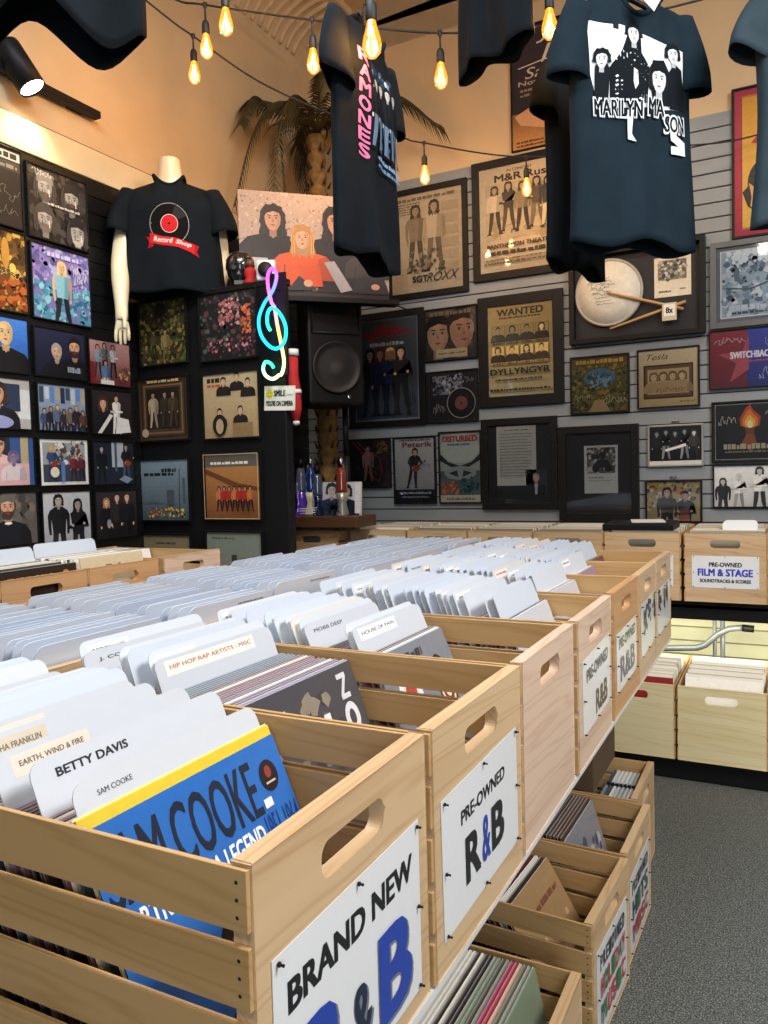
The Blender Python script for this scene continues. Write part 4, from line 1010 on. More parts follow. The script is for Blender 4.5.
a.t('DYLLYNGYR', .04, .235, .96, .305, '#1a130a', .07); a.dash(.12, .17, .85, .02, '#3a2c16', 4, 14); a.dash(.04, .055, .97, .025, '#2a1f10', 5, 18)
bk(-1.678, -1.154, 1.766, 2.430, 'black framed WANTED poster with eight small portraits', a, fw=.062)
# drum head shadow box
t = bk(-1.112, -.384, 2.090, 2.604, 'black shadow box with a signed round drum head and crossed sticks', None, fw=.028, mat=.001, matc='#141316', glass=False, depth=.05)
dm = MB(); T = Matrix.Translation((-.145, -.012, .275)) @ Matrix.Rotation(pi/2, 4, 'X')
dm.lathe([(.188, 0), (.190, .012), (.183, .018), (.176, .018), (.174, .014)], 40, T, hx('#a8a294')); dm.lathe([(.175, 0), (.175, .0145), (.06, .0148), (.005, .0148)], 40, T, hx('#d8d0c0'))
da = Art(.36, .36, None); R = random.Random(9)
for q in range(9): da.sig(.16+.02*q, .68-.045*q, .5+.04*(q % 3), .78-.055*q, '#4a4640', q, 14, .006)
da.emit(dm, (-.325, -.0275, .095), (1, 0, 0), (0, 0, 1), (0, -1, 0)); dm.build('drum_head', M['print'], t)
st = MB()
for p, q in (((-.15, -.041, .275), (.253, -.041, .135)), ((-.14, -.034, .07), (.265, -.034, .175))):
    d = Vector(q)-Vector(p); st.tube([Vector(p)+d*k for k in (0, .03, .06, .12, .5, 1)], [.0035, .006, .0045, .006, .0085, .0085], 10)
st.build('drum_stick', plain('hickory_stick', '#b58a56', .5), t)
a = Art(.19, .215, '#d6cbb4'); a.r(.1, .42, .88, .92, '#6e675c'); a.mot(.1, .42, .88, .92, 26, ['#3c3832', '#a49c8c', '#c8c0b0', '#57524a'], .09, 4); a.dash(.12, .12, .45, .04, '#3c3428', 3, 5); a.dash(.7, .16, .85, .03, '#6c6250', 3, 3)
mb = MB(); a.emit(mb, (.100, -.010, .215), (1, 0, 0), (0, 0, 1), (0, -1, 0)); mb.build('photo_card', M['print'], t)
a = Art(.075, .095, '#c3b49a'); a.r(.12, .25, .88, .92, '#e8e2d4'); a.t('8x', .25, .4, .75, .75, '#2c2620', .04)
mb = MB(); mb.box(.145, .22, -.0535, -.0505, .08, .175, hx('#c3b49a')); a.emit(mb, (.145, -.0537, .08), (1, 0, 0), (0, 0, 1), (0, -1, 0)); mb.build('pass_tag', M['print'], t)
a = A(.3, .38, '#9fb0bc'); a.frame(0, 0, 1, 1, .02, '#e0e4e4'); a.mot(.04, .03, .96, .95, 60, ['#7d93a4', '#5a6e80', '#b8c6ce', '#8ea4b2', '#3f4f5e', '#d2dade'], .1, 6); a.mot(.1, .8, .9, .97, 8, ['#dfe8ec'], .12, 7); a.l([(.1, .45), (.5, .4), (.9, .5)], .03, '#4c5c6a'); a.dash(.15, .1, .85, .08, '#c8d2d8', 5, 6); a.dash(.2, .05, .8, .03, '#3c4a56', 5, 6)
bk(-.364, .015, 2.104, 2.556, 'grey framed icy blue poster beside the drum head box', a, fw=.03, fcol='grey_frame', mat=.02, matc='#63686b')
a = A(.3, .73, '#e0a52c'); a.frame(0, 0, 1, 1, .11, '#b3243c'); a.grad(.11, .05, .89, .95, '#e2b04a', '#e09a20'); a.e(.5, .36, .3, .16, '#241a1c', 24); a.p([(.12, .3), (.2, .2), (.4, .13), (.5, .25), (.3, .38)], '#241a1c'); a.p([(.22, .36), (.26, .26), (.24, .2), (.3, .18), (.36, .3)], '#d8a05a'); a.p([(.3, .06), (.5, .3), (.89, .36), (.89, .05)], '#c2344a'); a.p([(.25, .05), (.32, .13), (.6, .12), (.7, .05)], '#d8d4cc'); a.p([(.25, .63), (.38, .69), (.6, .82), (.75, .85), (.6, .75), (.35, .62)], '#b3243c'); a.frame(.11, .05, .89, .95, .01, '#8c1c30')
bk(-.255, .083, 2.56, 3.330, 'red and yellow framed poster of a person with a dark round hairdo', a, fw=.012)
a = A(.37, .31, '#7c2430'); a.grad(0, 0, .5, 1, '#641c28', '#8c2a34'); a.grad(.48, 0, 1, 1, '#20286a', '#34409a'); a.p([(.5, .9), (.42, .62), (.1, .6), (.34, .42), (.26, .1), (.5, .3)], '#a84a52'); a.t('SWITCHBACK', .26, .5, .82, .62, '#e8e0e4', .05); a.dash(.4, .43, .75, .03, '#c05060', 3, 9); a.sig(.05, .75, .45, .9, '#d8c0c8', 3); a.sig(.62, .1, .98, .35, '#c8cce8', 4); a.sig(.7, .65, .98, .85, '#a8b0dc', 6)
bk(-.371, .015, 1.782, 2.096, 'half red half blue SWITCHBACK print with a star', a, fw=.006)
a = A(.37, .32, '#151312'); a.frame(.02, .02, .98, .98, .006, '#c9c2b4')
for w_, h_, c in ((.13, .42, '#b5401a'), (.1, .34, '#e07a24'), (.065, .24, '#f5b840'), (.035, .14, '#fdebab')): a.p([(.5-w_, .55+.05), (.5-w_*1.1, .6+h_*.3), (.5-w_*.5, .58+h_*.75), (.5, .55+h_), (.5+w_*.3, .58+h_*.7), (.5+w_*1.1, .6+h_*.35), (.5+w_, .6), (.5, .54)], c)
a.p([(.43, .56), (.57, .56), (.53, .3), (.47, .3)], '#6c3a1c'); a.p([(.38, .3), (.46, .46), (.56, .44), (.6, .25), (.5, .15)], '#8c4a24'); a.dash(.14, .2, .88, .09, '#b8a88c', 3, 9); a.dash(.16, .14, .86, .03, '#8a7a60', 4, 12); a.sig(.06, .6, .3, .8, '#d8d0c0', 4); a.sig(.7, .65, .95, .85, '#c8c0b0', 5)
bk(-.360, .015, 1.390, 1.716, 'black signed print of a flaming torch', a, fw=.010)
a = A(.37, .23, '#c9c9c6'); a.grad(0, 0, 1, 1, '#b2b2b0', '#d6d6d2'); a.man(.12, -.3, 1.0, '#1c1c1e', '#2a2a2c', '#b0aca8', '#141414', 1.2); a.man(.34, -.1, .9, '#d2d2d0', '#8e8e8c', '#c0bcb8', '#b4b0aa', 1.2, 1); a.man(.62, -.15, 1.1, '#d8d8d6', '#26262a', '#b8b4b0', '#151515', 1, 1); a.man(.85, -.2, 1.05, '#2a2a2c', '#1c1c1e', '#b4b0ac', '#1a1a1a', .9, 2)
bk(-.355, .015, 1.148, 1.380, 'black and white photo of four band members moving, below the torch print', a, fw=.007, glass=False)
a = A(.31, .31, '#5a5420'); a.mot(0, 0, 1, .85, 120, ['#7c7028', '#3c3c18', '#a48c34', '#2a2c14', '#566030', '#8a6a24'], .06, 3); a.r(0, .86, 1, 1, '#6a4c20'); a.dash(.08, .885, .92, .07, '#d0a848', 3, 9); a.e(.5, .62, .28, .17, '#4c7a9c', 24); a.e(.5, .55, .18, .07, '#7ca0b4'); a.mot(.28, .45, .7, .7, 24, ['#3a5a3c', '#8cb0b8', '#5c4a28', '#2c4458'], .05, 5); a.p([(.3, 0), (.42, .22), (.56, .22), (.7, 0)], '#b89c64'); a.sig(.55, .12, .98, .3, '#e4d8a8', 3); a.sig(.05, .2, .4, .35, '#d8c890', 6)
bk(-1.119, -.785, 1.693, 2.023, 'green and gold fantasy landscape album cover, signed', a, fw=.009)
a = A(.31, .31, '#d3ba8c'); a.grad(0, 0, 1, 1, '#c4a672', '#dcc69c'); a.t('Tesla', .14, .83, .5, .93, '#3a2a18', -.0, .4); a.r(.08, .14, .92, .74, '#3a2616'); a.r(.11, .17, .89, .71, '#6a4a2a'); a.r(.15, .22, .85, .66, '#c8aa78')
for q in range(4): a.bust(.26+.16*q, .24, .36, '#b49664', '#d8bc8c', '#7a5a34', 1)
a.sig(.3, .24, .8, .34, '#4a3420', 3, 30); a.l([(.15, .66), (.85, .22)], .001, '#c8aa78'); a.dash(.7, .06, .95, .03, '#8a6c40', 3, 3)
bk(-.744, -.417, 1.702, 2.030, 'cream album cover with a drawn picture frame and four sketched heads', a, fw=.009)
a = A(.26, .2, '#14171a'); a.grad(0, 0, 1, 1, '#0e1012', '#1c2224')
for q in range(5): a.man(.14+.18*q, .08+.04*(q % 2), .8, '#0f1113' if q % 2 else '#2a2c2e', '#b8b8b4' if q in (1, 3) else '#16181a', '#c8c4be', '#3c362e', 1, q % 2)
a.r(0, 0, 1, .1, '#c6c2ba'); a.p([(.3, .4), (.7, .55), (.72, .48), (.32, .34)], '#d0ccc6')
bk(-.690, -.401, 1.378, 1.608, 'silver framed black and white band photo under a clip', a, fw=.010, fcol='silver_frame')
a = A(.27, .21, '#b09868'); a.mot(0, .3, 1, 1, 40, ['#c8b078', '#6a5a48', '#d8cca8', '#8a3c30', '#4c5a6c', '#c49a3c'], .07, 4); a.man(.38, -.55, 1.4, '#2a2624', '#1c1c20', SK[0], '#2a1a14', .9); a.man(.72, -.6, 1.35, '#15161a', '#1c1c20', SK[1], '#1a1210', 0, 1, hat='#1c1c20'); a.ci(.7, .22, .09, '#5a3424'); a.r(.62, .0, .8, .15, '#a85a48')
bk(-.706, -.409, 1.068, 1.302, 'black framed colour photo of two people in a record shop, under a clip', a, fw=.009)
for x, z in ((-.545, 1.61), (-.557, 1.304)):
    b = MB(); b.box(-.012, .012, -.012, 0, 0, .014); b.box(-.02, .02, -.004, 0, .008, .02)
    tag(b.build('picture_clip', M['chrome'], None, (x, YS-.001, z), None, .001), 'small clip above the '+('silver framed band photo' if z > 1.5 else 'photo of two people in a record shop'), 'clip')
# framed letter: page and a small portrait on a dark mat
a1 = Art(.245, .36, '#b9b5a6'); a1.dash(.2, .92, .8, .02, '#6c685c', 3, 6)
for q in range(15): a1.dash(.08, .86-.05*q, .9-.1*(q % 3 == 2), .014, '#6e6a60', q, 14)
a1.at = (.055, .105); a1.nm = 'letter_page'
a2 = Art(.125, .165, '#2c3034'); a2.r(0, 0, 1, .3, '#1c1e20'); a2.bust(.5, .1, .75, '#16181c', '#c89a80', '#8a8078', shirt='#b0b0b0'); a2.at = (.235, .035); a2.nm = 'portrait'
bk(-1.670, -1.200, 1.142, 1.694, 'wide black frame with a handwritten letter and a small portrait', [a1, a2], fw=.04, mat=.001, matc='#1d1c1e', depth=.026)
a1 = Art(.19, .275, '#cfccc4'); a1.r(.08, .42, .92, .96, '#5c5a56'); a1.mot(.08, .42, .92, .96, 24, ['#2c2a28', '#8a8680', '#b8b4ac', '#403e3a'], .12, 5); a1.ci(.35, .52, .11, '#1c1a1a'); a1.ci(.72, .52, .11, '#1c1a1a'); a1.p([(.25, .58), (.4, .7), (.7, .7), (.8, .58), (.55, .52)], '#262424'); a1.man(.55, .55, .38, '#1c1c1e', '#2a2a2c', '#a8a29a', '#201c1a', .8); a1.dash(.12, .32, .6, .02, '#6a665e', 3, 7); a1.dash(.12, .26, .8, .015, '#8c887e', 4, 9); a1.at = (.105, .115); a1.nm = 'photo_page'
bk(-1.192, -.738, 1.077, 1.624, 'wide black frame with a small page picturing a motorcycle', [a1], fw=.042, mat=.001, matc='#1f1e20', depth=.026)
a = A(.27, .43, '#9c9c90'); a.grad(0, .1, 1, .45, '#5c6460', '#4a5250'); a.e(.5, .78, .48, .22, '#b4b4a6', 24); a.p([(0, .7), (.2, .58), (.5, .52), (.8, .58), (1, .7), (1, .6), (.7, .5), (.3, .5), (0, .6)], '#1e2220'); a.e(.5, .42, .4, .1, '#8e948c', 20); a.p([(.2, .42), (.45, .36), (.42, .46)], '#2a2e2c'); a.p([(.8, .42), (.55, .36), (.58, .46)], '#2a2e2c'); a.mot(.02, .12, .45, .3, 16, ['#c4582c', '#a84824', '#d87a44'], .07, 3); a.mot(.5, .12, .98, .35, 16, ['#2c4a4a', '#3c6460', '#24363a'], .08, 4); a.r(0, 0, 1, .1, '#c9bc9c'); a.dash(.15, .03, .85, .03, '#7c5a4c', 3, 8); a.t('DISTURBED', .07, .87, .93, .96, '#b02a24', .05); a.dash(.2, .82, .75, .025, '#3c6a66', 3, 7)
bk(-1.960, -1.672, 1.180, 1.633, 'narrow framed poster with red DISTURBED lettering over a pale face', a, fw=.010)
a = A(.28, .41, '#b4aca4'); a.grad(0, .18, 1, 1, '#9a948e', '#c0b8b0'); a.r(0, 0, 1, .2, '#17161a'); a.dash(.1, .13, .9, .03, '#a8a4a0', 3, 9); a.dash(.15, .07, .85, .025, '#8c8884', 4, 10); a.t('Peterik', .2, .86, .95, .945, '#7c2c2c', .05); a.dash(.1, .96, .9, .02, '#3a3838', 4, 8); a.man(.42, .22, .62, '#24201f', '#1c1c20', '#d0a084', '#1c1412', .6, 2, lean=.12, hat='#161418'); a.sig(.6, .5, .92, .65, '#5c6c8a', 3)
bk(-2.280, -1.979, 1.180, 1.612, 'narrow framed Peterik poster of a guitarist in a hat', a, fw=.011)
a = A(.32, .31, '#231d20'); a.mot(0, 0, 1, 1, 24, ['#2e2628', '#1a1618', '#3a3030'], .13, 3); a.mot(.7, .7, .95, .95, 12, ['#6a4a30', '#8c6a44'], .05, 4); a.man(.5, .1, .78, '#b88a7c', '#a87a6c', '#c8988a', '#5a3430', .6, 0); a.l([(.15, .98), (.5, .6), (.55, .62)], .014, '#e4384c'); a.l([(.25, .98), (.56, .68)], .010, '#f0586a'); a.l([(.6, .75), (.78, .6), (.82, .35), (.75, .12), (.62, .2)], .012, '#d83448'); a.l([(.4, .4), (.55, .3), (.62, .2)], .012, '#e8485c')
bk(-2.638, -2.299, 1.285, 1.611, 'dark framed album cover with red glowing lines around a figure', a, fw=.008)
a = A(.48, .66, '#4e5258'); a.frame(0, 0, 1, 1, .03, '#767a7c'); a.grad(.03, .02, .97, .98, '#43464c', '#5c6066'); R = random.Random(4)
a.sig(.12, .78, .55, .93, '#c22430', 3, 16, .035); a.sig(.42, .80, .88, .93, '#c22430', 5, 18, .035); a.dash(.26, .735, .78, .035, '#e2dedb', 3, 8)
for cx, c, hr in ((.26, '#1a1a20', '#141010'), (.42, '#242c44', '#6c2a24'), (.58, '#26345a', '#c09a60'), (.74, '#1c1818', '#1a1210')): a.man(cx, .05, .66, c, '#1d2236' if cx < .7 else '#1a1a1c', SK[1], hr, 1.3, 1 if cx > .5 else 0)
a.sig(.1, .15, .28, .4, '#16181c', 4); a.sig(.78, .1, .95, .3, '#1a1c20', 8)
bk(-2.598, -2.040, 1.682, 2.426, 'large black framed poster of four musicians with red script lettering', a, fw=.042)
a = A(.33, .31, '#3a2f28'); a.grad(0, 0, 1, 1, '#2a221e', '#5a4c40'); a.head(.24, .5, .33, '#c29874', '#15100e', 0); a.head(.72, .55, .36, '#b8886a', '#2a1a12', 0, turn=1); a.r(.2, .03, .82, .2, '#c9b488'); a.dash(.24, .1, .78, .03, '#7a6848', 3, 6); a.dash(.08, .88, .9, .08, '#8c7c68', 5, 8)
bk(-2.036, -1.684, 2.076, 2.403, 'framed album cover of two close-up faces', a, fw=.009)
a = A(.33, .31, '#1a181a'); a.frame(.02, .02, .98, .98, .006, '#4a4648'); a.r(.1, .55, .7, .93, '#8e8a8c'); a.mot(.1, .55, .7, .93, 26, ['#3c3a40', '#c0bcc0', '#5c4c5a', '#24222a'], .08, 3); a.ci(.68, .36, .29, '#b8a890', 36); a.ci(.68, .36, .275, '#0e0d0e', 36)
for r in (.24, .2, .17): a.ci(.68, .36, r, '#1c1a1c', 32); a.ci(.68, .36, r-.008, '#0e0d0e', 32)
a.ci(.68, .36, .13, '#8c4a3c', 26); a.ci(.68, .36, .02, '#120e0e'); a.sig(.1, .15, .35, .4, '#a8a09c', 3); a.sig(.75, .75, .95, .9, '#8c8480', 5)
bk(-2.032, -1.686, 1.688, 2.013, 'framed black record with a small band photo', a, fw=.009)
a = A(.5, .7, '#2c2326'); a.grad(0, .3, 1, 1, '#241c20', '#3a2e30'); a.grad(0, 0, 1, .3, '#c08a48', '#8a5a34'); a.t('Jim', .3, .84, .85, .98, '#dcc8b0', -.0, .3); a.t('Da', .35, .68, .8, .82, '#dcc8b0', -.0, .3); a.l([(.08, .67), (.4, .7), (.75, .73)], .012, '#dcc8b0'); a.t('Satu', .16, .57, .6, .66, '#c8b49c', -.0, .2); a.t('November', .08, .52, .7, .56, '#b8a48c', .02); a.dash(.1, .47, .6, .02, '#8c7864', 3, 7); a.dash(.1, .43, .6, .02, '#8c7864', 4, 7)
a.p([(.03, .28), (.5, .42), (.75, .4), (.6, .33), (.25, .26), (.55, .2), (.62, .1), (.5, .12), (.1, .2)], '#d09868'); a.mot(.5, .05, .75, .15, 8, ['#7c2c3c', '#a84a58'], .05, 3); a.dash(.05, .05, .45, .015, '#5c3c1c', 5, 8); a.dash(.05, .02, .4, .015, '#5c3c1c', 6, 8)
picture('backtop', -1.450, -.935, 3.262, 3.97, 'dark script poster with a bent arm, high under the ceiling', a, fw=.006, glass=False)
# ---------------------------------------------------------------- black cabinet holding the album covers
CT_ = 2.285
t = thing('display_cabinet', 'tall black cabinet in the left corner, its front hung with album covers', 'cabinet', (-2.485, YC, 0))
b = MB(); b.box(-.445, .445, .001, .055, .0, CT_-.03); b.box(-.445, .16, .055, .34, 0, CT_-.03); b.box(.16, .25, .055, .20, 0, CT_-.03); b.build('cabinet_body', M['black_plastic'], t, bevel=.006)
b = MB(); b.box(-.447, .452, -.0, .06, CT_-.03, CT_); b.box(-.447, .165, .06, .345, CT_-.03, CT_); b.box(.165, .255, .06, .205, CT_-.03, CT_); b.build('cabinet_top', M['black_plastic'], t, bevel=.004)

# ---------------------------------------------------------------- T-shirts
def shirt_surface(W, L, D, neck=.085, drop=.045, slope=.34, amp=.012, ph=0, scoop=.065, flare=.04, hf=5):
    hw = W/2
    def ztop(x, fr):
        ax = abs(x)
        if ax < neck:
            q = ax/neck; return -drop*(.35)-(scoop if fr else .012)*(1-q*q)
        return -drop*.35-(ax-neck)*slope
    def pt(s, v, fr, off=0):
        # s -1..1 across, v 0 hem .. 1 shoulder
        w = hw*(1+flare*(1-v)**2-.03*sin(pi*v))
        x = s*w; zt = ztop(min(max(x, -hw), hw), fr); z = -L+(zt+L)*v
        th = D*(1-.0*v)*sqrt(max(0, 1-abs(s)**2.6))*(1-max(0, (v-.72)/.28)**2*(.93 if abs(x) > neck else .25))
        f = amp*(1-v*.75)*(sin(s*7+ph+v*2.0)*.6+sin(s*13+ph*2-v*3)*.4)+amp*.5*sin(v*9+s*4+ph)
        y = (-th-off-f*(1-abs(s)**4)) if fr else (th+off-f*.7*(1-abs(s)**4))
        return Vector((x+amp*.4*sin(v*6+ph), y, z+(amp*1.3*sin(s*hf+ph)*(1-v)**3)))
    return pt
def tshirt(name, label, loc, rz, W=.52, L=.72, D=.07, mat='cloth_black', ph=0, amp=.012, sl=.19, droop=1.15, hanger=True, top=4.39, art=None, art_box=None, group='T-shirts hanging overhead', sw=.066, parent=None, arms=None, neck=.085, scoop=.06, hf=5):
    t = parent or thing(name, label, 'T-shirt', loc, rz, group)
    pt = shirt_surface(W, L, D, neck, ph=ph, amp=amp, scoop=scoop, hf=hf)
    mb = MB(); NS, NV = 32, 30
    for fr in (True, False):
        vs = [pt(-1+2*i/NS, j/NV, fr) for j in range(NV+1) for i in range(NS+1)]
        fs = []
        for j in range(NV):
            for i in range(NS):
                q = [j*(NS+1)+i, j*(NS+1)+i+1, (j+1)*(NS+1)+i+1, (j+1)*(NS+1)+i]; fs.append(q if fr else q[::-1])
        mb.add(vs, fs, None, 0, True)
    body = mb.build('shirt_body' if not parent else 'shirt', M[mat], t)
    sm = body.modifiers.new('Solidify', 'SOLIDIFY'); sm.thickness = .0022; sm.offset = 1
    for d in (-1, 1):
        sh = Vector((d*W*.425, 0, -.045*.35-(W*.425-neck)*.34-.052))
        an = droop if not arms else arms
        dr = Vector((d*cos(an), -.02, -sin(an)))
        up = Vector((d*sin(an), 0, cos(an)))
        mb = MB(); n = 20; N = 9; vs = []
        for j in range(N+1):
            u = j/N; c = sh+dr*(sl*u-.05)+up*(.01*sin(pi*u))
            r1 = sw*(.70+.42*min(1, u*1.3)); r2 = max(D, .045)*(.5+.3*u)
            for k in range(n):
                a = 2*pi*k/n
                wv = 1+.05*sin(3*a+ph+d)*u
                vs.append(c+up*(r1*cos(a)*wv)+Vector((0, r2*sin(a)*wv+.010*u*sin(a*2+ph), 0)))
        fs = [[j*n+k, j*n+(k+1) % n, (j+1)*n+(k+1) % n, (j+1)*n+k] for j in range(N) for k in range(n)]
        mb.add(vs, fs, None, 0, True); o = mb.build('sleeve', M[mat], t if not parent else body)
        s2 = o.modifiers.new('Solidify', 'SOLIDIFY'); s2.thickness = .0022
    # ribbed collar
    ring = [pt(s_, 1, True) for s_ in [(-neck+2*neck*k/14)/(W/2) for k in range(15)]]+[pt(s_, 1, False) for s_ in [(neck-2*neck*k/14)/(W/2) for k in range(15)]]
    mb = MB(); mb.tube(ring+[ring[0]], .009, 8, False); mb.build('collar', M[mat], t if not parent else body)
    if hanger:
        mb = MB()
        mb.tube([(-W*.40, 0, -.115), (-.05, 0, -.028), (0, 0, -.012), (.05, 0, -.028), (W*.40, 0, -.115)], [.006, .008, .009, .008, .006], 8)
        hook = [(0, 0, -.012), (0, 0, .05)]+[(.022-.022*cos(a), 0, .05+.024*sin(a)) for a in [pi*k/8 for k in range(1, 10)]]
        mb.tube(hook, .0022, 8); mb.tube([(.022, 0, .074), (.022, 0, top-loc[2])], .0012, 5); mb.build('hanger', M['black_plastic'], t)
    if art:
        x0, x1, z0, z1 = art_box
        mb = MB()
        def mp(u, v, off):
            x = x0+(x1-x0)*u; z = z0+(z1-z0)*v
            s = x/(W/2); zt = -.016-max(0, abs(x)-neck)*.34-(scoop*(1-(x/neck)**2) if abs(x) < neck else 0)
            vv = (z+L)/(zt+L)
            p = pt(s, vv, True); p.y -= .0035+off; return p
        art.emit(mb, None or (0, 0, 0), (1, 0, 0), (0, 0, 1), (0, -1, 0), mp, .045); mb.build('print', M['tee_print'], t if not parent else body)
    return t
# shirt with a white group photo print
a = Art(.34, .38, None)
a.p([(.0, .98), (.02, .55), (.1, .3), (.25, .32), (.98, .34), (.98, .82)], '#d9dcdc')
a.p([(.2, .36), (.2, .62), (.3, .74), (.35, .86), (.42, .92), (.5, .86), (.5, .74), (.58, .64), (.56, .36)], '#12171b'); a.p([(.42, .62), (.46, .6), (.47, .5), (.44, .46), (.42, .52)], '#d2d5d5'); a.head(.42, .88, .075, '#cfd2d2', '#12171b', .3)
a.p([(.62, .36), (.58, .55), (.62, .7), (.75, .72), (.82, .6), (.8, .36)], '#12171b'); a.head(.69, .56, .1, '#d4d7d7', '#12171b', .9)
a.p([(.8, .34), (.78, .6), (.86, .7), (.95, .66), (.98, .5), (.98, .34)], '#12171b'); a.head(.85, .77, .07, '#cfd2d2', '#12171b', .5)
a.p([(.05, .35), (.06, .62), (.14, .68), (.2, .6), (.18, .36)], '#151a1e'); a.head(.12, .67, .065, '#d0d3d3', '#12171b', .4)
a.p([(.36, .3), (.42, .3), (.4, .12), (.44, .06), (.36, .08)], '#d6d9d9'); a.p([(.78, .28), (.8, .1), (.96, .02), (.96, .1), (.86, .14), (.84, .28)], '#d6d9d9'); a.r(.8, .0, .96, .06, '#d6d9d9')
def olt(txt, x0, y0, x1, y1):
    a.t(txt, x0-.012, y0-.015, x1+.012, y1+.015, '#d9dcdc', .09); a.t(txt, x0, y0, x1, y1, '#11161a', .02)
olt('MARILYN', .04, .25, .5, .37); olt('MA', .56, .27, .74, .40); olt('SON', .74, .16, .95, .28)
t = tshirt('hanging_shirt', 'washed black T-shirt with a white group photo print, right of centre overhead', (-.425, 2.56, 2.825), radians(43), .425, .765, .05, 'cloth_navy', 1.2, .010, droop=1.42, sl=.23, art=a, art_box=(-.17, .17, -.49, -.10))
b = MB(); b.box(-.028, .028, -.001, .001, -.05, .05); o = b.build('price_tag', M['white'], t); o.location = (.01, -.115, -.05); o.rotation_euler = (.2, .5, .2)
# shirt with pink vertical lettering
a = Art(.3, .44, None)
for q, ch in enumerate('RAMONES'): a.t(ch, .06, .86-.125*q, .27, .965-.125*q, '#d879a8', .05)
a.p([(.34, .95), (.9, .9), (.92, .45), (.34, .5)], '#26384c'); a.mot(.34, .3, .95, .95, 46, ['#8fa6b8', '#41587a', '#1a2632', '#b8c8d0', '#6a82a0', '#28406a'], .06, 5)
for cx in (.42, .56, .7, .84): a.man(cx, .22, .62, '#141c24', '#5a7692', '#b8c0c4', '#10161c', 1.2, 0)
a.dash(.36, .14, .95, .035, '#7aa0c8', 4, 9); a.dash(.36, .08, .95, .03, '#6a8cb0', 6, 9)
tshirt('hanging_shirt', 'black T-shirt with pink vertical lettering and a bluish print, hanging left of centre', (-1.10, 2.08, 2.685), radians(94), .42, .68, .035, 'cloth_black', 2.4, .010, droop=1.42, art=a, art_box=(-.14, .16, -.45, -.10))
tshirt('hanging_shirt', 'black T-shirt half hidden behind the washed black shirt with the photo print', (-.70, 2.98, 2.86), radians(72), .37, .74, .035, 'cloth_black', .4, droop=1.35)
tshirt('hanging_shirt', 'black T-shirt cut by the top frame edge between the pink lettered and photo print shirts', (-.880, 2.615, 3.515), radians(-28), .345, .74, .04, 'cloth_black', 3.3, .012, droop=1.3)
tshirt('hanging_shirt', 'black T-shirt hem in the top left corner, nearest the camera', (-1.38, 1.10, 3.0), radians(52), .50, .70, .06, 'cloth_black', .35, .026, hf=6.8, droop=1.3)
tshirt('hanging_shirt', 'faded grey-blue T-shirt cut by the right frame edge', (.135, 2.70, 2.80), radians(30), .50, .74, .05, 'cloth_grey', 5.2, .012, droop=1.2)

# ---------------------------------------------------------------- mannequin torso on the cabinet
MX, MY, MZ = -2.66, 2.985, 2.285
t = thing('mannequin', 'headless ivory mannequin torso in a black shirt, standing by the black cabinet', 'mannequin', (MX, MY, MZ), radians(36))
def skin(name, verts, edges, radii, mat, parent, root=0, sub=2):
    me = bpy.data.meshes.new(name); me.from_pydata([tuple(v) for v in verts], edges, [])
    o = link(name, me, parent); me.materials.append(mat)
    m = o.modifiers.new('Skin', 'SKIN'); m.use_smooth_shade = True
    sv = me.skin_vertices[0].data
    for i, r in enumerate(radii): sv[i].radius = r if isinstance(r, tuple) else (r, r)
    for i in range(len(verts)): sv[i].use_root = (i == root)
    s = o.modifiers.new('Subsurf', 'SUBSURF'); s.levels = sub; s.render_levels = sub
    return o
V, Ed, Rd = [], [], []
def vadd(p, r, frm=None):
    V.append(Vector(p)); Rd.append(r)
    if frm is not None: Ed.append((frm, len(V)-1))
    return len(V)-1
pel = vadd((0, 0, .02), (.125, .085)); wai = vadd((0, 0, .16), (.115, .08), pel); che = vadd((0, 0, .34), (.15, .095), wai); col = vadd((0, 0, .47), (.085, .06), che)
nk = vadd((0, -.005, .55), .060, col); nk2 = vadd((0, -.01, .63), .056, nk); nk3 = vadd((0, -.01, .648), .05, nk2)
def arm(d, el, wr, hand):
    s0 = vadd((d*.12, 0, .44), .065, che); s1 = vadd((d*.185, 0, .41), .058, s0); m = vadd(tuple((Vector((d*.2, 0, .4))+Vector(el))/2), .055, s1)
    e = vadd(el, .047, m); f = vadd(tuple((Vector(el)*.6+Vector(wr)*.4)), .046, e); w = vadd(wr, .030, f)
    return w
w = arm(-1, (-.245, -.04, .13), (-.235, -.12, -.10), 1)
pm = vadd((-.232, -.135, -.15), (.030, .018), w); pk = vadd((-.230, -.147, -.185), (.034, .016), pm)
for q, (dx, l) in enumerate(((-.027, .062), (-.009, .074), (.009, .070), (.025, .052))):
    k0 = vadd((-.230+dx, -.150+.004*q, -.200), .0095, pk); k1 = vadd((-.230+dx*1.1, -.158+.004*q, -.200-l*.55), .0085, k0); k2 = vadd((-.230+dx*1.05, -.156+.006*q, -.200-l), .0065, k1)
t0 = vadd((-.215, -.165, -.150), .011, pm); t1 = vadd((-.212, -.185, -.180), .0095, t0); t2 = vadd((-.214, -.19, -.205), .0075, t1)
w = arm(1, (.225, .05, .16), (.215, .01, .03), 1)
pm = vadd((.213, .0, .022), (.026, .02), w)
skin('body', V, Ed, Rd, M['mannequin'], t)
a = Art(.26, .26, None)
a.ci(.45, .58, .37, '#b9b4ac', 40); a.ci(.45, .58, .362, '#0c0c0d', 40)
for r in (.33, .29, .25, .21): a.ci(.45, .58, r, '#1d1c1d', 36); a.ci(.45, .58, r-.006, '#0c0c0d', 36)
a.p([(.45, .58), (.58, .93), (.78, .73)], '#2c2c2e'); a.ci(.45, .58, .165, '#d8d0c8', 30); a.ci(.45, .58, .155, '#c0262a', 30); a.ci(.45, .58, .02, '#120c0c')
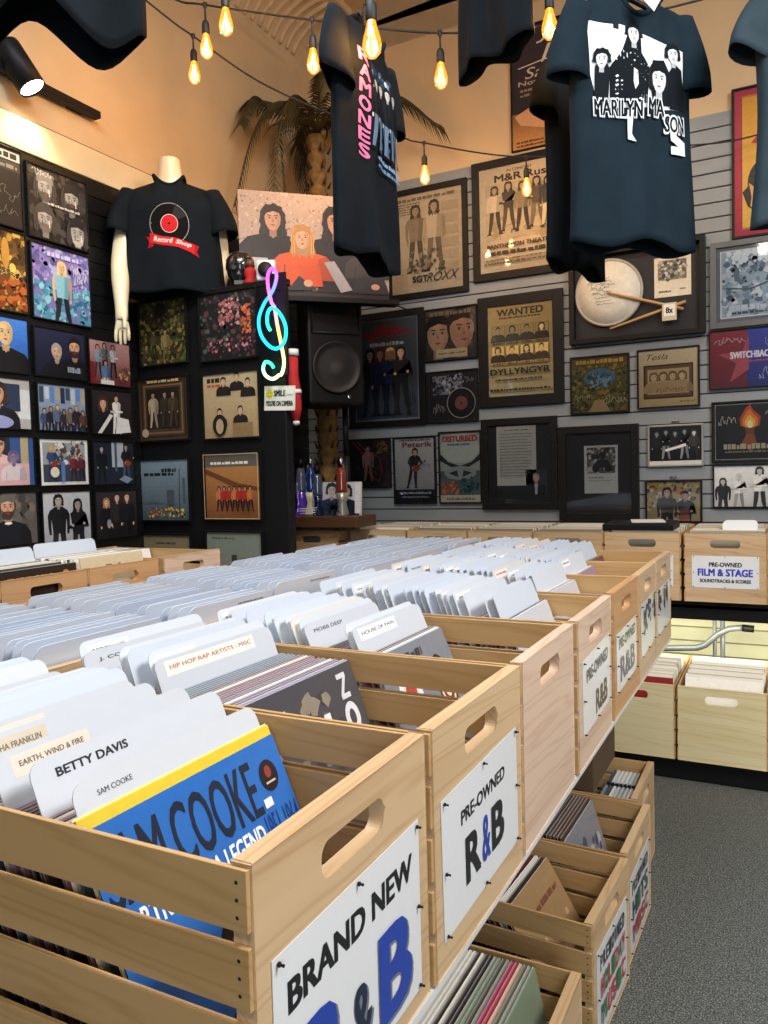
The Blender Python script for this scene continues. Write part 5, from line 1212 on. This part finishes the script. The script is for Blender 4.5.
a.p([(.0, .36), (.1, .32), (.14, .18), (.02, .14), (.06, .25)], '#a31e22'); a.p([(.98, .2), (.9, .22), (.84, .06), (.97, .0), (.93, .1)], '#a31e22')
a.p([(.08, .42), (.3, .36), (.6, .32), (.9, .22), (.88, .06), (.6, .16), (.3, .2), (.06, .25)], '#c8282c'); a.t('Record', .14, .25, .50, .345, '#efe2d8', .02, .2, -.12); a.t('Shop', .55, .175, .84, .275, '#efe2d8', .02, .2, -.2)
tshirt('shirt', None, (MX, MY, MZ), 0, .47, .56, .13, 'cloth_black', .8, .006, .215, arms=1.33, hanger=False, art=a, art_box=(-.11, .14, -.40, -.14), parent=t, sw=.066, neck=.068, scoop=.04)
for o in t.children:
    if o.name.startswith('shirt'): o.location = (0, 0, .545)
# ---------------------------------------------------------------- band poster board and other things by the cabinet
a = Art(.82, .545, '#b09a8c'); a.mot(0, 0, 1, 1, 420, ['#a08c80', '#c2ae9e', '#8c7a70', '#b8a294', '#d0bcaa', '#7c6c64'], .012, 3)
a.r(0, 0, 1, .07, '#2a2022'); a.dash(0, .06, 1, .025, '#c8b4a4', 3, 20)
def sit(cx, y, hh, top, hr, sk, long=1.3): a.bust(cx, y, hh, top, sk, hr, long, wide=1.25)
a.p([(.08, .05), (.36, .05), (.34, .4), (.12, .4)], '#1b191e'); sit(.22, .30, .56, '#17151a', '#120f10', '#b88c74', 1.6); a.r(.06, .28, .18, .36, '#b0b0b4')
a.p([(.55, .3), (.8, .3), (.9, .05), (.5, .05)], '#1d1a1c'); sit(.64, .26, .62, '#1c1718', '#120d0e', '#b48870', 1.9); sit(.87, .2, .44, '#3a3230', '#6a4428', '#c49474', 1.3); a.p([(.78, .22), (.96, .22), (1, .05), (.74, .05)], '#26242a')
sit(.41, .16, .52, '#d2562a', '#b08048', '#d0a080', 1.7); a.p([(.28, .1), (.54, .1), (.52, .3), (.3, .3)], '#cf5228'); a.p([(.3, .05), (.38, .2), (.5, .07)], '#26252c'); a.e(.44, .13, .03, .035, '#d0a080'); a.p([(.55, .34), (.62, .36), (.74, .08), (.66, .05)], '#a4a0a4'); a.e(.9, .12, .03, .03, '#c89474')
bd = thing('poster_board', 'wide board picturing four long haired musicians, one in orange, above the speaker', 'poster', (-2.265, 3.665, 2.345), radians(44))
b = MB(); b.box(-.41, .41, 0, .012, 0, .545); b.build('board', M['brown_box'], bd)
mb = MB(); a.emit(mb, (-.41, -.0005, 0), (1, 0, 0), (0, 0, 1), (0, -1, 0)); mb.build('print', M['print'], bd)
t = thing('corner_shelf', 'dark shelf carrying the wide band poster board above the speaker', 'shelf', (-2.265, 3.665, 0), radians(44))
b = MB(); b.box(-.46, .46, -.03, .05, 2.315, 2.344); b.build('shelf_board', M['black_plastic'], t, bevel=.003)
for p, d in (((-1.965, 3.995), (0, .583)), ((-2.572, 3.39), (-.357, 0))):
    b = MB(); Ti = (Matrix.Translation(t.location) @ Matrix.Rotation(radians(44), 4, 'Z')).inverted(); p = Vector((p[0], p[1], 2.330)); b.tube([Ti @ p, Ti @ (p+Vector((d[0], d[1], 0)))], .004, 8); b.build('support_rod', M['black_plastic'], t)
# treble clef neon
P0 = [(.52, .30), (.58, .38), (.48, .44), (.38, .36), (.42, .24), (.62, .21), (.80, .32), (.84, .47), (.66, .60), (.42, .53), (.16, .38), (.10, .55), (.34, .70), (.60, .80), (.74, .91), (.64, .995), (.50, .95), (.50, .80), (.58, .62), (.68, .35), (.72, .16), (.64, .03), (.44, .0), (.26, .06), (.24, .15), (.36, .18), (.44, .12)]
P0 = [(.44, .44), (.36, .50), (.38, .60), (.52, .64), (.74, .58), (.90, .46), (.86, .33), (.62, .27), (.36, .31), (.14, .42), (.10, .56), (.28, .69), (.48, .76), (.62, .84), (.68, .93), (.56, .995), (.42, .94), (.42, .82), (.52, .66), (.60, .48), (.70, .30), (.76, .14), (.66, .035), (.46, .0), (.26, .035), (.18, .10), (.26, .16), (.42, .14), (.50, .10)]
def spline(P, n=7):
    out = []
    for i in range(len(P)-1):
        p0, p1, p2, p3 = [Vector(P[min(max(i+k, 0), len(P)-1)]) for k in (-1, 0, 1, 2)]
        for k in range(n):
            u = k/n; out.append(.5*((2*p1)+(p2-p0)*u+(2*p0-5*p1+4*p2-p3)*u*u+(3*p1-p0-3*p2+p3)*u**3))
    out.append(Vector(P[-1])); return out
path = spline([(x, z) for x, z in P0]); N = len(path)
STOP = [(0, '#35e8c0'), (.12, '#28e0e0'), (.28, '#22c8f0'), (.42, '#2f8cf8'), (.52, '#b050f0'), (.58, '#f050e0'), (.64, '#f070c0'), (.69, '#ffc860'), (.76, '#f8f0a0'), (.84, '#c8ffc0'), (.92, '#50f0a8'), (1, '#30e8b0')]
def grad_at(u):
    for (a_, ca), (b_, cb) in zip(STOP, STOP[1:]):
        if u <= b_: f = (u-a_)/(b_-a_); A_, B_ = hx(ca), hx(cb); return tuple(A_[k]+(B_[k]-A_[k])*f for k in range(3))
    return hx(STOP[-1][1])
t = thing('neon_clef', 'glowing rainbow treble clef sign on the right edge of the black cabinet', 'neon sign', (-2.064, YC-.045, 1.822))
b = MB(); b.tube([(-.09+.18*p.x, .01*(1 if 18*7 <= i <= 22*7 else -1)*.8, .495*p.y) for i, p in enumerate(path)], .0078, 10, cols=[grad_at(i/(N-1)) for i in range(N)]); b.build('tube', M['neon'], t)
b = MB(); b.box(-.035, .05, .030, .044, .02, .48)
for z in (.09, .40): b.tube([(.02, -.0, z), (.02, .035, z)], .004, 6)
b.build('backing_bar', M['black_plastic'], t)
a = Art(.170, .112, '#e3dfd2'); a.frame(.02, .03, .98, .97, .006, '#b8b49c'); a.ci(.17, .66, .12, '#d8cc3a', 24); a.ci(.13, .71, .016, '#2c2810'); a.ci(.21, .71, .016, '#2c2810'); a.l([(.10, .62), (.14, .56), (.20, .56), (.24, .62)], .014, '#2c2810')
a.t('SMILE', .31, .57, .70, .82, '#232323', .05); a.dash(.73, .6, .93, .06, '#8aa0b0', 3, 3); a.t("YOU'RE ON CAMERA", .06, .18, .94, .40, '#232323', .04)
t = thing('camera_notice', "small cream SMILE YOU'RE ON CAMERA notice below the neon clef", 'sign', (-2.075, YC-.0021, 1.683), 0); t.rotation_euler = (0, radians(3), 0)
b = MB(); b.box(-.085, .085, 0, .003, 0, .112); b.build('plate', M['white'], t)
mb = MB(); a.emit(mb, (-.085, -.0002, 0), (1, 0, 0), (0, 0, 1), (0, -1, 0)); mb.build('lettering', M['vinylsign'], t)
t = thing('red_stocking', 'long red fabric stocking with white bands hanging beside the neon clef', 'stocking', (-2.028, 3.06, 1.63))
b = MB(); b.tube([(-.012, 0, .30), (-.014, 0, .22), (-.006, 0, .14), (0, 0, .06), (.002, 0, .0)], [.030, .030, .034, .030, .014], 12); b.build('stocking_body', M['red'], t)
b = MB(); b.tube([(-.012, 0, .305), (-.012, 0, .335)], [.034, .033], 12); b.build('white_cuff', M['white'], t)
b = MB(); b.tube([(-.004, 0, .128), (-.006, 0, .146)], [.0355, .0355], 12); b.build('white_band', M['white'], t)
b = MB(); b.lathe([(.004, -.012), (.016, -.006), (.018, .004), (.012, .014)], 10, Matrix.Translation((.002, 0, -.004))); b.build('pompom', M['white'], t)
# speaker on a stand
t = thing('loudspeaker', 'black loudspeaker cabinet with a round woofer, right of the neon clef', 'speaker', (-2.38, 3.93, 1.775), radians(52))
b = MB(); pr = [(-.17, -.16), (.17, -.16), (.12, .16), (-.12, .16)]
vs = [(x, y, z) for z in (0, .63) for x, y in pr]
b.add(vs, [(3, 2, 1, 0), (4, 5, 6, 7), (0, 1, 5, 4), (1, 2, 6, 5), (2, 3, 7, 6), (3, 0, 4, 7)]); b.build('enclosure', M['black_plastic'], t, bevel=.018, seg=3)
b = MB(); b.lathe([(.143, 0), (.148, .012), (.138, .016), (.13, .008), (.10, .006), (.05, .012), (.0, .014)], 36, Matrix.Translation((0, -.158, .21)) @ Matrix.Rotation(pi/2, 4, 'X')); b.build('woofer', M['black_mesh'], t)
b = MB(); o_ = [(-.14, -.161, .40), (.14, -.161, .40), (.14, -.161, .59), (-.14, -.161, .59)]; i_ = [(-.05, -.09, .44), (.05, -.09, .44), (.05, -.09, .55), (-.05, -.09, .55)]
b.add(o_+i_, [(0, 1, 5, 4), (1, 2, 6, 5), (2, 3, 7, 6), (3, 0, 4, 7), (4, 5, 6, 7)]); b.tube([(-.14, -.163, .40), (.14, -.163, .40), (.14, -.163, .59), (-.14, -.163, .59), (-.14, -.163, .40)], .007, 6); b.build('horn', M['black_mesh'], t)
b = MB(); b.lathe([(.012, 0), (.012, .004), (.0, .006)], 12, Matrix.Translation((.07, -.162, .045)) @ Matrix.Rotation(pi/2, 4, 'X')); o = b.build('badge', M['chrome'], t)
t = thing('speaker_stand', 'black pole stand on the lamp shelf holding up the loudspeaker', 'stand', (-2.31, 4.01, 1.1485))
b = MB(); b.tube([(0, 0, .012), (0, 0, .34)], .021, 12); b.tube([(0, 0, .34), (0, 0, .6262)], .0165, 12); b.build('pole', M['black_plastic'], t)
b = MB(); b.lathe([(.062, 0), (.062, .008), (.03, .016)], 20); b.build('base_plate', M['black_plastic'], t)
# wooden shelf with lava lamps
t = thing('lamp_shelf', 'dark brown shelf holding the row of lava lamps', 'shelf', (-2.34, 3.84, 0))
b = MB(); b.box(-.27, .235, -.10, .14, 1.085, 1.148); b.box(-.27, .085, .14, .24, 1.085, 1.148); b.box(-.34, -.10, .24, .47, 1.085, 1.148); b.build('shelf_board', M['brown_wood'], t, bevel=.004)
for q, w in ((-.275, -.02), (.074, -.02), (-.275, .36)): b = MB(); b.box(q-.006, q+.006, w, w+.05, 1.0585, 1.085); b.build('shelf_foot', M['brown_wood'], t)
SHZ = 1.1485
def liquid(name, c, glow=.25):
    m, nt, bb = newmat(name); bb.inputs['Base Color'].default_value = (*hx(c), 1); bb.inputs['Roughness'].default_value = .08; bb.inputs['Coat Weight'].default_value = 1
    bb.inputs['Emission Color'].default_value = (*hx(c), 1); bb.inputs['Emission Strength'].default_value = glow; return m
def lava(label, x, y, h, cliq, cbase, ctop, inverted=False):
    t = thing('lava_lamp', label, 'lava lamp', (x, y, SHZ), 0, 'lava lamps on the brown shelf')
    s = h/.33
    b = MB(); b.lathe([(.036*s, 0), (.038*s, .008*s), (.024*s, .075*s), (.026*s, .085*s), (.034*s, .13*s)], 20); b.build('base', cbase, t)
    b = MB(); b.lathe([(.033*s, .131*s), (.034*s, .15*s), (.028*s, .22*s), (.021*s, .272*s)], 20); b.build('globe', cliq, t)
    b = MB(); b.lathe([(.022*s, .273*s), (.018*s, .31*s), (.009*s, .33*s)], 16); b.build('cap', ctop, t)
    return t
dkm = plain('dark_metal', '#1a1b20', .3, .7)
lava('purple lava lamp at the left end of the shelf', -2.535, 3.86, .335, liquid('clear_violet_liquid', '#4a4a5c', .05), liquid('purple_base', '#4a1e8c', .15), dkm)
lava('blue lava lamp with a cream base, second from the left', -2.46, 3.85, .34, liquid('deep_blue_liquid', '#10295c', .1), M['mannequin'], M['chrome'])
lava('dark blue short lava lamp in the middle of the shelf', -2.385, 3.80, .29, liquid('navy_liquid', '#3a4658', .05), liquid('navy_base', '#0f1d3c', .05), dkm)
lava('teal lava lamp behind the white picture panel', -2.30, 3.93, .32, liquid('teal_liquid', '#12384c', .1), dkm, M['chrome'])
lava('lava lamp of red and amber liquid at the right end', -2.225, 3.80, .33, liquid('red_amber_liquid', '#6c2a1c', .1), M['silver_frame'], M['chrome'])
a = Art(.26, .19, '#c9cbd0'); a.bust(.24, .0, .95, '#2a3a5c', '#c8b8b0', '#2c3440', .6); a.bust(.62, 0, .9, '#1c2438', '#c4b4ac', '#1a1c28', .8); a.r(.84, .05, .97, .95, '#dcdcdc')
t = thing('small_picture', 'small white picture panel leaning behind the lava lamps', 'picture', (-2.28, 3.885, SHZ), 0); t.rotation_euler = (radians(-4), 0, 0)
b = MB(); b.box(-.13, .13, 0, .006, 0, .19); b.build('panel', M['white'], t); mb = MB(); a.emit(mb, (-.13, -.0003, 0), (1, 0, 0), (0, 0, 1), (0, -1, 0)); mb.build('print', M['print'], t)
t = thing('twig_wreath', 'black spiky twig ball in front of the white picture panel', 'ornament', (-2.265, 3.77, SHZ+.045))
b = MB(); R = random.Random(8)
for k in range(60):
    th = R.uniform(0, 6.28); ph = R.uniform(-.9, 1.2); d = Vector((cos(th)*cos(ph), sin(th)*cos(ph), sin(ph)*.9)); b.tube([d*.005, d*R.uniform(.035, .062)], [.004, .0012], 5)
b.build('twigs', M['black_plastic'], t)
t = thing('cable_coil', 'coil of pale wire lying in front of the purple lava lamp', 'wire', (-2.435, 3.765, SHZ+.004))
b = MB(); b.tube([((.05+.003*k/10)*cos(k*.42), .022*sin(k*.42), .004+.0009*k) for k in range(46)], .0025, 6); b.build('wire', M['white'], t)
t = thing('fairy_lights', 'short string of tiny white lights hanging at the left end of the lamp shelf', 'fairy lights', (-2.585, 3.81, SHZ))
b = MB(); b.tube([(0, 0, .0), (.01, .01, .06), (-.006, 0, .12), (.004, 0, .2)], .0015, 5); b.build('wire', M['white'], t)
for k in range(5): b = MB(); b.lathe([(.001, 0), (.006, .005), (.006, .009), (.001, .014)], 8, Matrix.Translation((.004*(-1)**k, -.006, .02+.04*k))); b.build('bulb', M['fairy'], t)
# artificial palm
t = thing('palm_tree', 'artificial palm with dark drooping fronds in the warm back corner', 'palm tree', (-2.56, 4.20, 1.1485))
b = MB(); zs = [.012+.05*k for k in range(47)]
b.tube([(.012*sin(z*2), .0, z) for z in zs], [.060*(1-.12*z/2.3)+(.008 if k % 2 else -.004) for k, z in enumerate(zs)], 14); 
for k in range(22):
    z = .1+.1*k; r = .060
    for q in range(5):
        a_ = k*1.1+q*1.256; b.tube([(r*cos(a_), r*sin(a_), z), (r*1.35*cos(a_), r*1.35*sin(a_), z+.045)], [.012, .002], 4, mi=1)
b.build('trunk', [M['trunk'], M['husk']], t)
b = MB(); b.lathe([(.10, 0.0), (.10, .012), (.07, .02)], 24); b.build('foot', M['brown_wood'], t)
R = random.Random(12)
for k in range(11):
    a_ = k*2*pi/11+.25; le = R.uniform(.72, .95); droop = R.uniform(.7, 1.15) if k % 3 else .25
    b = MB(); pts = []
    for j in range(17):
        u = j/16; out = le*(u-.28*u*u*droop); pts.append(Vector((max(out*cos(a_), -.31+.05*u), min(out*sin(a_), .33-.05*u), 2.36+.22*sin(pi*min(u*1.1, 1)*.8)-droop*.85*u*u)))
    b.tube(pts, [.010*(1-.85*j/16)+.001 for j in range(17)], 6)
    for j in range(2, 17):
        p = pts[j]; d = (pts[j]-pts[j-1]).normalized(); sd = d.cross(Vector((0, 0, 1))).normalized()
        for q in range(3):
            pp = pts[j-1].lerp(p, q/3)
            for s_ in (-1, 1):
                ll = .17*(1-.55*abs(j/16-.45))*R.uniform(.85, 1.1)
                tip = pp+sd*s_*ll*.55+d*ll*.55+Vector((0, 0, -ll*.55)); md = pp.lerp(tip, .5)+Vector((0, 0, .015)); wd = d*.008
                tip.x = max(tip.x, -.36); tip.y = min(tip.y, .37); md.x = max(md.x, -.36); md.y = min(md.y, .37)
                b.add([pp-wd, pp+wd, md+wd, tip, md-wd, pp+Vector((0, 0, -.004))], [(0, 1, 2, 4), (4, 2, 3)], None, 0, True)
    b.build('frond', M['frond'], t)
# small things on the cabinet and the wall
t = thing('skull_ornament', 'dark glossy skull ornament on top of the black cabinet, right of the mannequin', 'ornament', (-2.335, 3.085, CT_), radians(30))
b = MB(); b.lathe([(.027, .0), (.04, .012), (.045, .035), (.06, .06), (.07, .10), (.067, .135), (.05, .16), (.02, .175), (0, .177)], 20); b.build('skull', plain('dark_glossy_resin', '#1e1c1a', .2, coat=.6), t)
for q in (-1, 1): b = MB(); b.lathe([(.02, 0), (.014, .006), (.0, .008)], 12, Matrix.Translation((q*.026, -.060, .088)) @ Matrix.Rotation(pi/2, 4, 'X')); b.build('eye_socket', M['black_mesh'], t)
b = MB(); b.prism([(0, .075), (.01, .055), (-.01, .055)], -.064, -.054); b.box(-.024, .024, -.05, -.035, .012, .03); b.build('jaw', plain('dull_bone', '#57534c', .4), t)
t = thing('red_figurine', 'small dark red figurine beside the dark skull ornament', 'ornament', (-2.245, 3.04, CT_), 0)
b = MB(); b.lathe([(.03, 0), (.034, .01), (.022, .03), (.03, .05), (.026, .07), (.012, .08)], 14); b.build('figure_body', M['red'], t); b = MB(); b.lathe([(.0, .075), (.02, .085), (.022, .1), (.012, .115), (0, .118)], 14); b.build('figure_head', M['brown_wood'], t)
def seccam(label, loc, rz):
    t = thing('security_camera', label, 'security camera', loc, rz, 'white security cameras')
    b = MB(); b.box(-.045, .045, -.025, .02, 0, .095); b.build('housing', M['white'], t, bevel=.012, seg=3)
    b = MB(); b.lathe([(.034, 0), (.034, .012), (.024, .02), (0, .022)], 20, Matrix.Translation((0, -.025, .048)) @ Matrix.Rotation(pi/2, 4, 'X')); b.build('lens', M['black_plastic'], t); return t
seccam('white security camera on the black cabinet above the neon clef', (-2.145, 3.032, CT_), radians(25))
t = seccam('white security camera high on the left wall behind the mannequin', (XL+.05, 3.62, 2.86), radians(60))
b = MB(); b.box(-.02, .09, .02, .035, .03, .06); b.build('wall_arm', M['white'], t)
# track light on the left wall
t = thing('track_light', 'black track light with one glowing spot on the cream left wall', 'light', (XL+.05, 2.38, 3.10))
b = MB(); b.box(-.03, .012, -1.2, .40, -.005, .028); b.build('track', M['black_plastic'], t, bevel=.003)
b = MB(); b.box(-.05, -.03, -.05, .05, .0, .02); b.box(-.05, -.03, .25, .33, .0, .02); b.box(-.05, -.03, -1.1, -1.0, 0, .02); b.build('wall_mount', M['black_plastic'], t)
T = Matrix.Translation((.065, -.05, -.03)) @ Matrix.Rotation(radians(20), 4, 'X') @ Matrix.Rotation(radians(-24), 4, 'Y') @ Matrix.Scale(1.3, 4)
b = MB(); b.lathe([(.034, .125), (.043, .12), (.045, .11), (.045, -.03), (.041, -.03), (.040, -.018)], 24, T); b.tube([(.0, .0, .01), (.03, .02, .03)], .011, 8); b.build('spot_can', M['black_plastic'], t)
b = MB(); b.lathe([(.0405, -.024), (.03, -.029), (.0, -.031)], 24, T); b.build('lens', M['lens'], t)
# ---------------------------------------------------------------- string lights
def bulb_string(label, pts, drops, sc=1.0):
    t = thing('string_lights', label, 'string lights', pts[0])
    o0 = Vector(pts[0]); pv = [Vector(p)-o0 for p in pts]
    fine = []
    for i in range(len(pv)-1):
        p0, p1, p2, p3 = pv[max(i-1, 0)], pv[i], pv[i+1], pv[min(i+2, len(pv)-1)]
        for k in range(8):
            u = k/8; fine.append(.5*((2*p1)+(p2-p0)*u+(2*p0-5*p1+4*p2-p3)*u*u+(3*p1-p0-3*p2+p3)*u**3))
    fine.append(pv[-1])
    b = MB(); b.tube(fine, .0042, 8); b.build('cord', M['cord'], t)
    for p, dl in drops:
        p = Vector(p)-o0
        s = link('socket', None, t); s.location = p
        b = MB(); b.lathe([(.009, .008), (.011, 0), (.007, -.01), (.004, -.016), (.004, -dl), (.012, -dl-.008), (.0155, -dl-.02), (.0155, -dl-.055), (.014, -dl-.058)], 14); b.build('socket_shell', M['cord'], s)
        z = -dl-.058
        b = MB(); b.lathe([(.012, z), (.014, z-.012), (.0235, z-.045), (.026, z-.062), (.023, z-.08), (.012, z-.093), (.0, z-.097)], 18, caps=False); b.build('bulb', M['bulbglass'], s)
        b = MB()
        for q in range(4): a_ = q*pi/2+.4; b.tube([(.004*cos(a_), .004*sin(a_), z-.014), (.010*cos(a_), .010*sin(a_), z-.070)], .0013, 5)
        b.build('filament', M['filament'], s)
        L = bpy.data.lights.new('bulb_light', 'POINT'); L.energy = BULB_W; L.color = (1, .70, .38); L.shadow_soft_size = .022
        lo = link('bulb_light', L, s); lo.location = (0, 0, z-.05)
    return t
BULB_W = 4.5
bulb_string('string of amber bulbs sagging in front of the back wall posters', [(-2.80, 2.0, 3.80), (-2.445, 2.682, 3.433), (-2.362, 2.834, 3.359), (-2.215, 3.129, 3.246), (-1.989, 3.466, 3.163), (-1.775, 3.743, 3.119), (-1.69, 3.842, 3.106), (-1.244, 4.183, 3.059), (-.497, 4.40, 3.034), (-.084, 4.48, 3.045), (.9, 4.56, 3.2)],
            [((-2.362, 2.834, 3.359), .055), ((-1.989, 3.466, 3.163), .05), ((-1.69, 3.842, 3.106), .06), ((-1.244, 4.183, 3.059), .055)])
bulb_string('upper string of amber bulbs crossing below the ceiling', [(-2.85, 2.45, 3.75), (-2.296, 2.588, 3.391), (-2.116, 2.62, 3.315), (-1.672, 2.729, 3.184), (-1.182, 2.863, 3.063), (-.75, 3.03, 3.06), (-.285, 3.216, 3.104), (.8, 3.7, 3.4)],
            [((-2.116, 2.62, 3.315), .06), ((-1.672, 2.729, 3.184), .055), ((-1.182, 2.863, 3.063), .055)])
bulb_string('nearest string of amber bulbs along the top frame edge', [(-2.88, 2.2, 3.5), (-1.828, 2.38, 3.20), (-.987, 1.914, 2.677), (-.687, 2.60, 2.98), (.6, 3.2, 3.4)],
            [((-1.828, 2.38, 3.20), .045), ((-.987, 1.914, 2.677), .03), ((-.687, 2.60, 2.98), .045)])
# ---------------------------------------------------------------- brown storage box set on the inner half of a floor crate
t = thing('storage_box', 'plain brown box set on the rim of the farthest floor crate, under the island', 'box', (-.68, 2.70, .3235), 0)
b = MB(); b.box(-.12, .12, -.178, .178, 0, .355); b.build('carton', M['brown_box'], t, bevel=.004)
b = MB(); b.box(.1202, .1212, -.04, .08, .20, .27); b.build('paper_label', M['brown_wood'], t)

# ---------------------------------------------------------------- camera
cd = bpy.data.cameras.new('camera'); cam = link('camera', cd); bpy.context.scene.camera = cam
yaw, pitch, roll, fpx = 0.47646956, -0.04901469, -0.0261994, 781.7253
fw = Vector((-sin(yaw)*cos(pitch), cos(yaw)*cos(pitch), sin(pitch))); r = Vector((cos(yaw), sin(yaw), 0)); u = r.cross(fw)
r2 = r*cos(roll)+u*sin(roll); u2 = -r*sin(roll)+u*cos(roll)
mw = Matrix((r2, u2, -fw)).transposed().to_4x4(); mw.translation = (0, 0, 1.38); cam.matrix_world = mw
cd.sensor_fit = 'HORIZONTAL'; cd.sensor_width = 36; cd.lens = 36*fpx/768; cd.clip_start = .02
cd['label'] = 'camera'; del cd['label']

# ---------------------------------------------------------------- light
def area(name, loc, target, size, w, c, sy=None):
    L = bpy.data.lights.new(name, 'AREA'); L.energy = w; L.color = c; L.size = size
    if sy: L.shape = 'RECTANGLE'; L.size_y = sy
    o = link(name, L); o.location = loc; d = Vector(target)-Vector(loc); o.rotation_euler = d.to_track_quat('-Z', 'Y').to_euler(); return o
def spot(name, loc, target, w, c, ang=70, blend=.5, r=.04):
    L = bpy.data.lights.new(name, 'SPOT'); L.energy = w; L.color = c; L.spot_size = radians(ang); L.spot_blend = blend; L.shadow_soft_size = r
    o = link(name, L); o.location = loc; d = Vector(target)-Vector(loc); o.rotation_euler = d.to_track_quat('-Z', 'Y').to_euler(); return o
DAY = (.76, .88, 1.0); WARM = (1, .80, .55); NEUT = (1, .93, .82)
# daylight through the shop window behind the camera and the ceiling fixtures over the aisles
area('window_daylight', (1.55, Y0+.15, 1.9), (-.6, 1.6, 1.0), 1.9, 75, DAY, 2.4)
area('ceiling_panel_light', (-1.15, 1.1, 3.9), (-1.2, 1.2, 0), 1.2, 52, DAY, .8)
area('ceiling_panel_light', (1.75, 1.2, 3.5), (-.2, 1.9, .6), 1.4, 98, (.97, .96, .97), .8)
area('ceiling_panel_light', (.3, -1.2, 3.9), (.3, -1.2, 0), 1.2, 30, NEUT, .6)
spot('track_spot', (XL+.12, 2.40, 3.02), (XL+.02, 2.30, 2.3), 8, (1, .86, .55), 120, .8, .04)
for k, (x, tx) in enumerate(((-1.9, -1.9), (-.7, -.7), (.5, .3))):
    spot('fill_spot', (x, 3.0, 3.95), (tx, 4.6, 1.7), 35, (1, .83, .58), 75, .7)  # warm spots added to light the back wall, without fixtures
area('low_wall_fill', (-.25, 4.02, .63), (-.25, 4.6, .40), 1.5, 6, (1, .96, .78), .05)  # added fill that brightens the cream lower wall; no lamp hangs there
spot('fill_spot', (-.9, 1.9, 3.8), (-2.55, 3.0, 1.6), 85, (1, .92, .8), 60, .8)  # extra spot added to brighten the dim album covers on the cabinet
w = bpy.data.worlds.new('world'); bpy.context.scene.world = w; w.use_nodes = True
w.node_tree.nodes['Background'].inputs[0].default_value = (.5, .5, .5, 1); w.node_tree.nodes['Background'].inputs[1].default_value = .1
sc = bpy.context.scene
sc.view_settings.view_transform = 'Standard'; sc.view_settings.look = 'None'; sc.view_settings.gamma = 1; sc.view_settings.exposure = 0.54
sc.view_settings.use_curve_mapping = False
sc.cycles.max_bounces = 8; sc.cycles.transparent_max_bounces = 12; sc.cycles.caustics_reflective = False; sc.cycles.caustics_refractive = False; sc.cycles.sample_clamp_indirect = 4
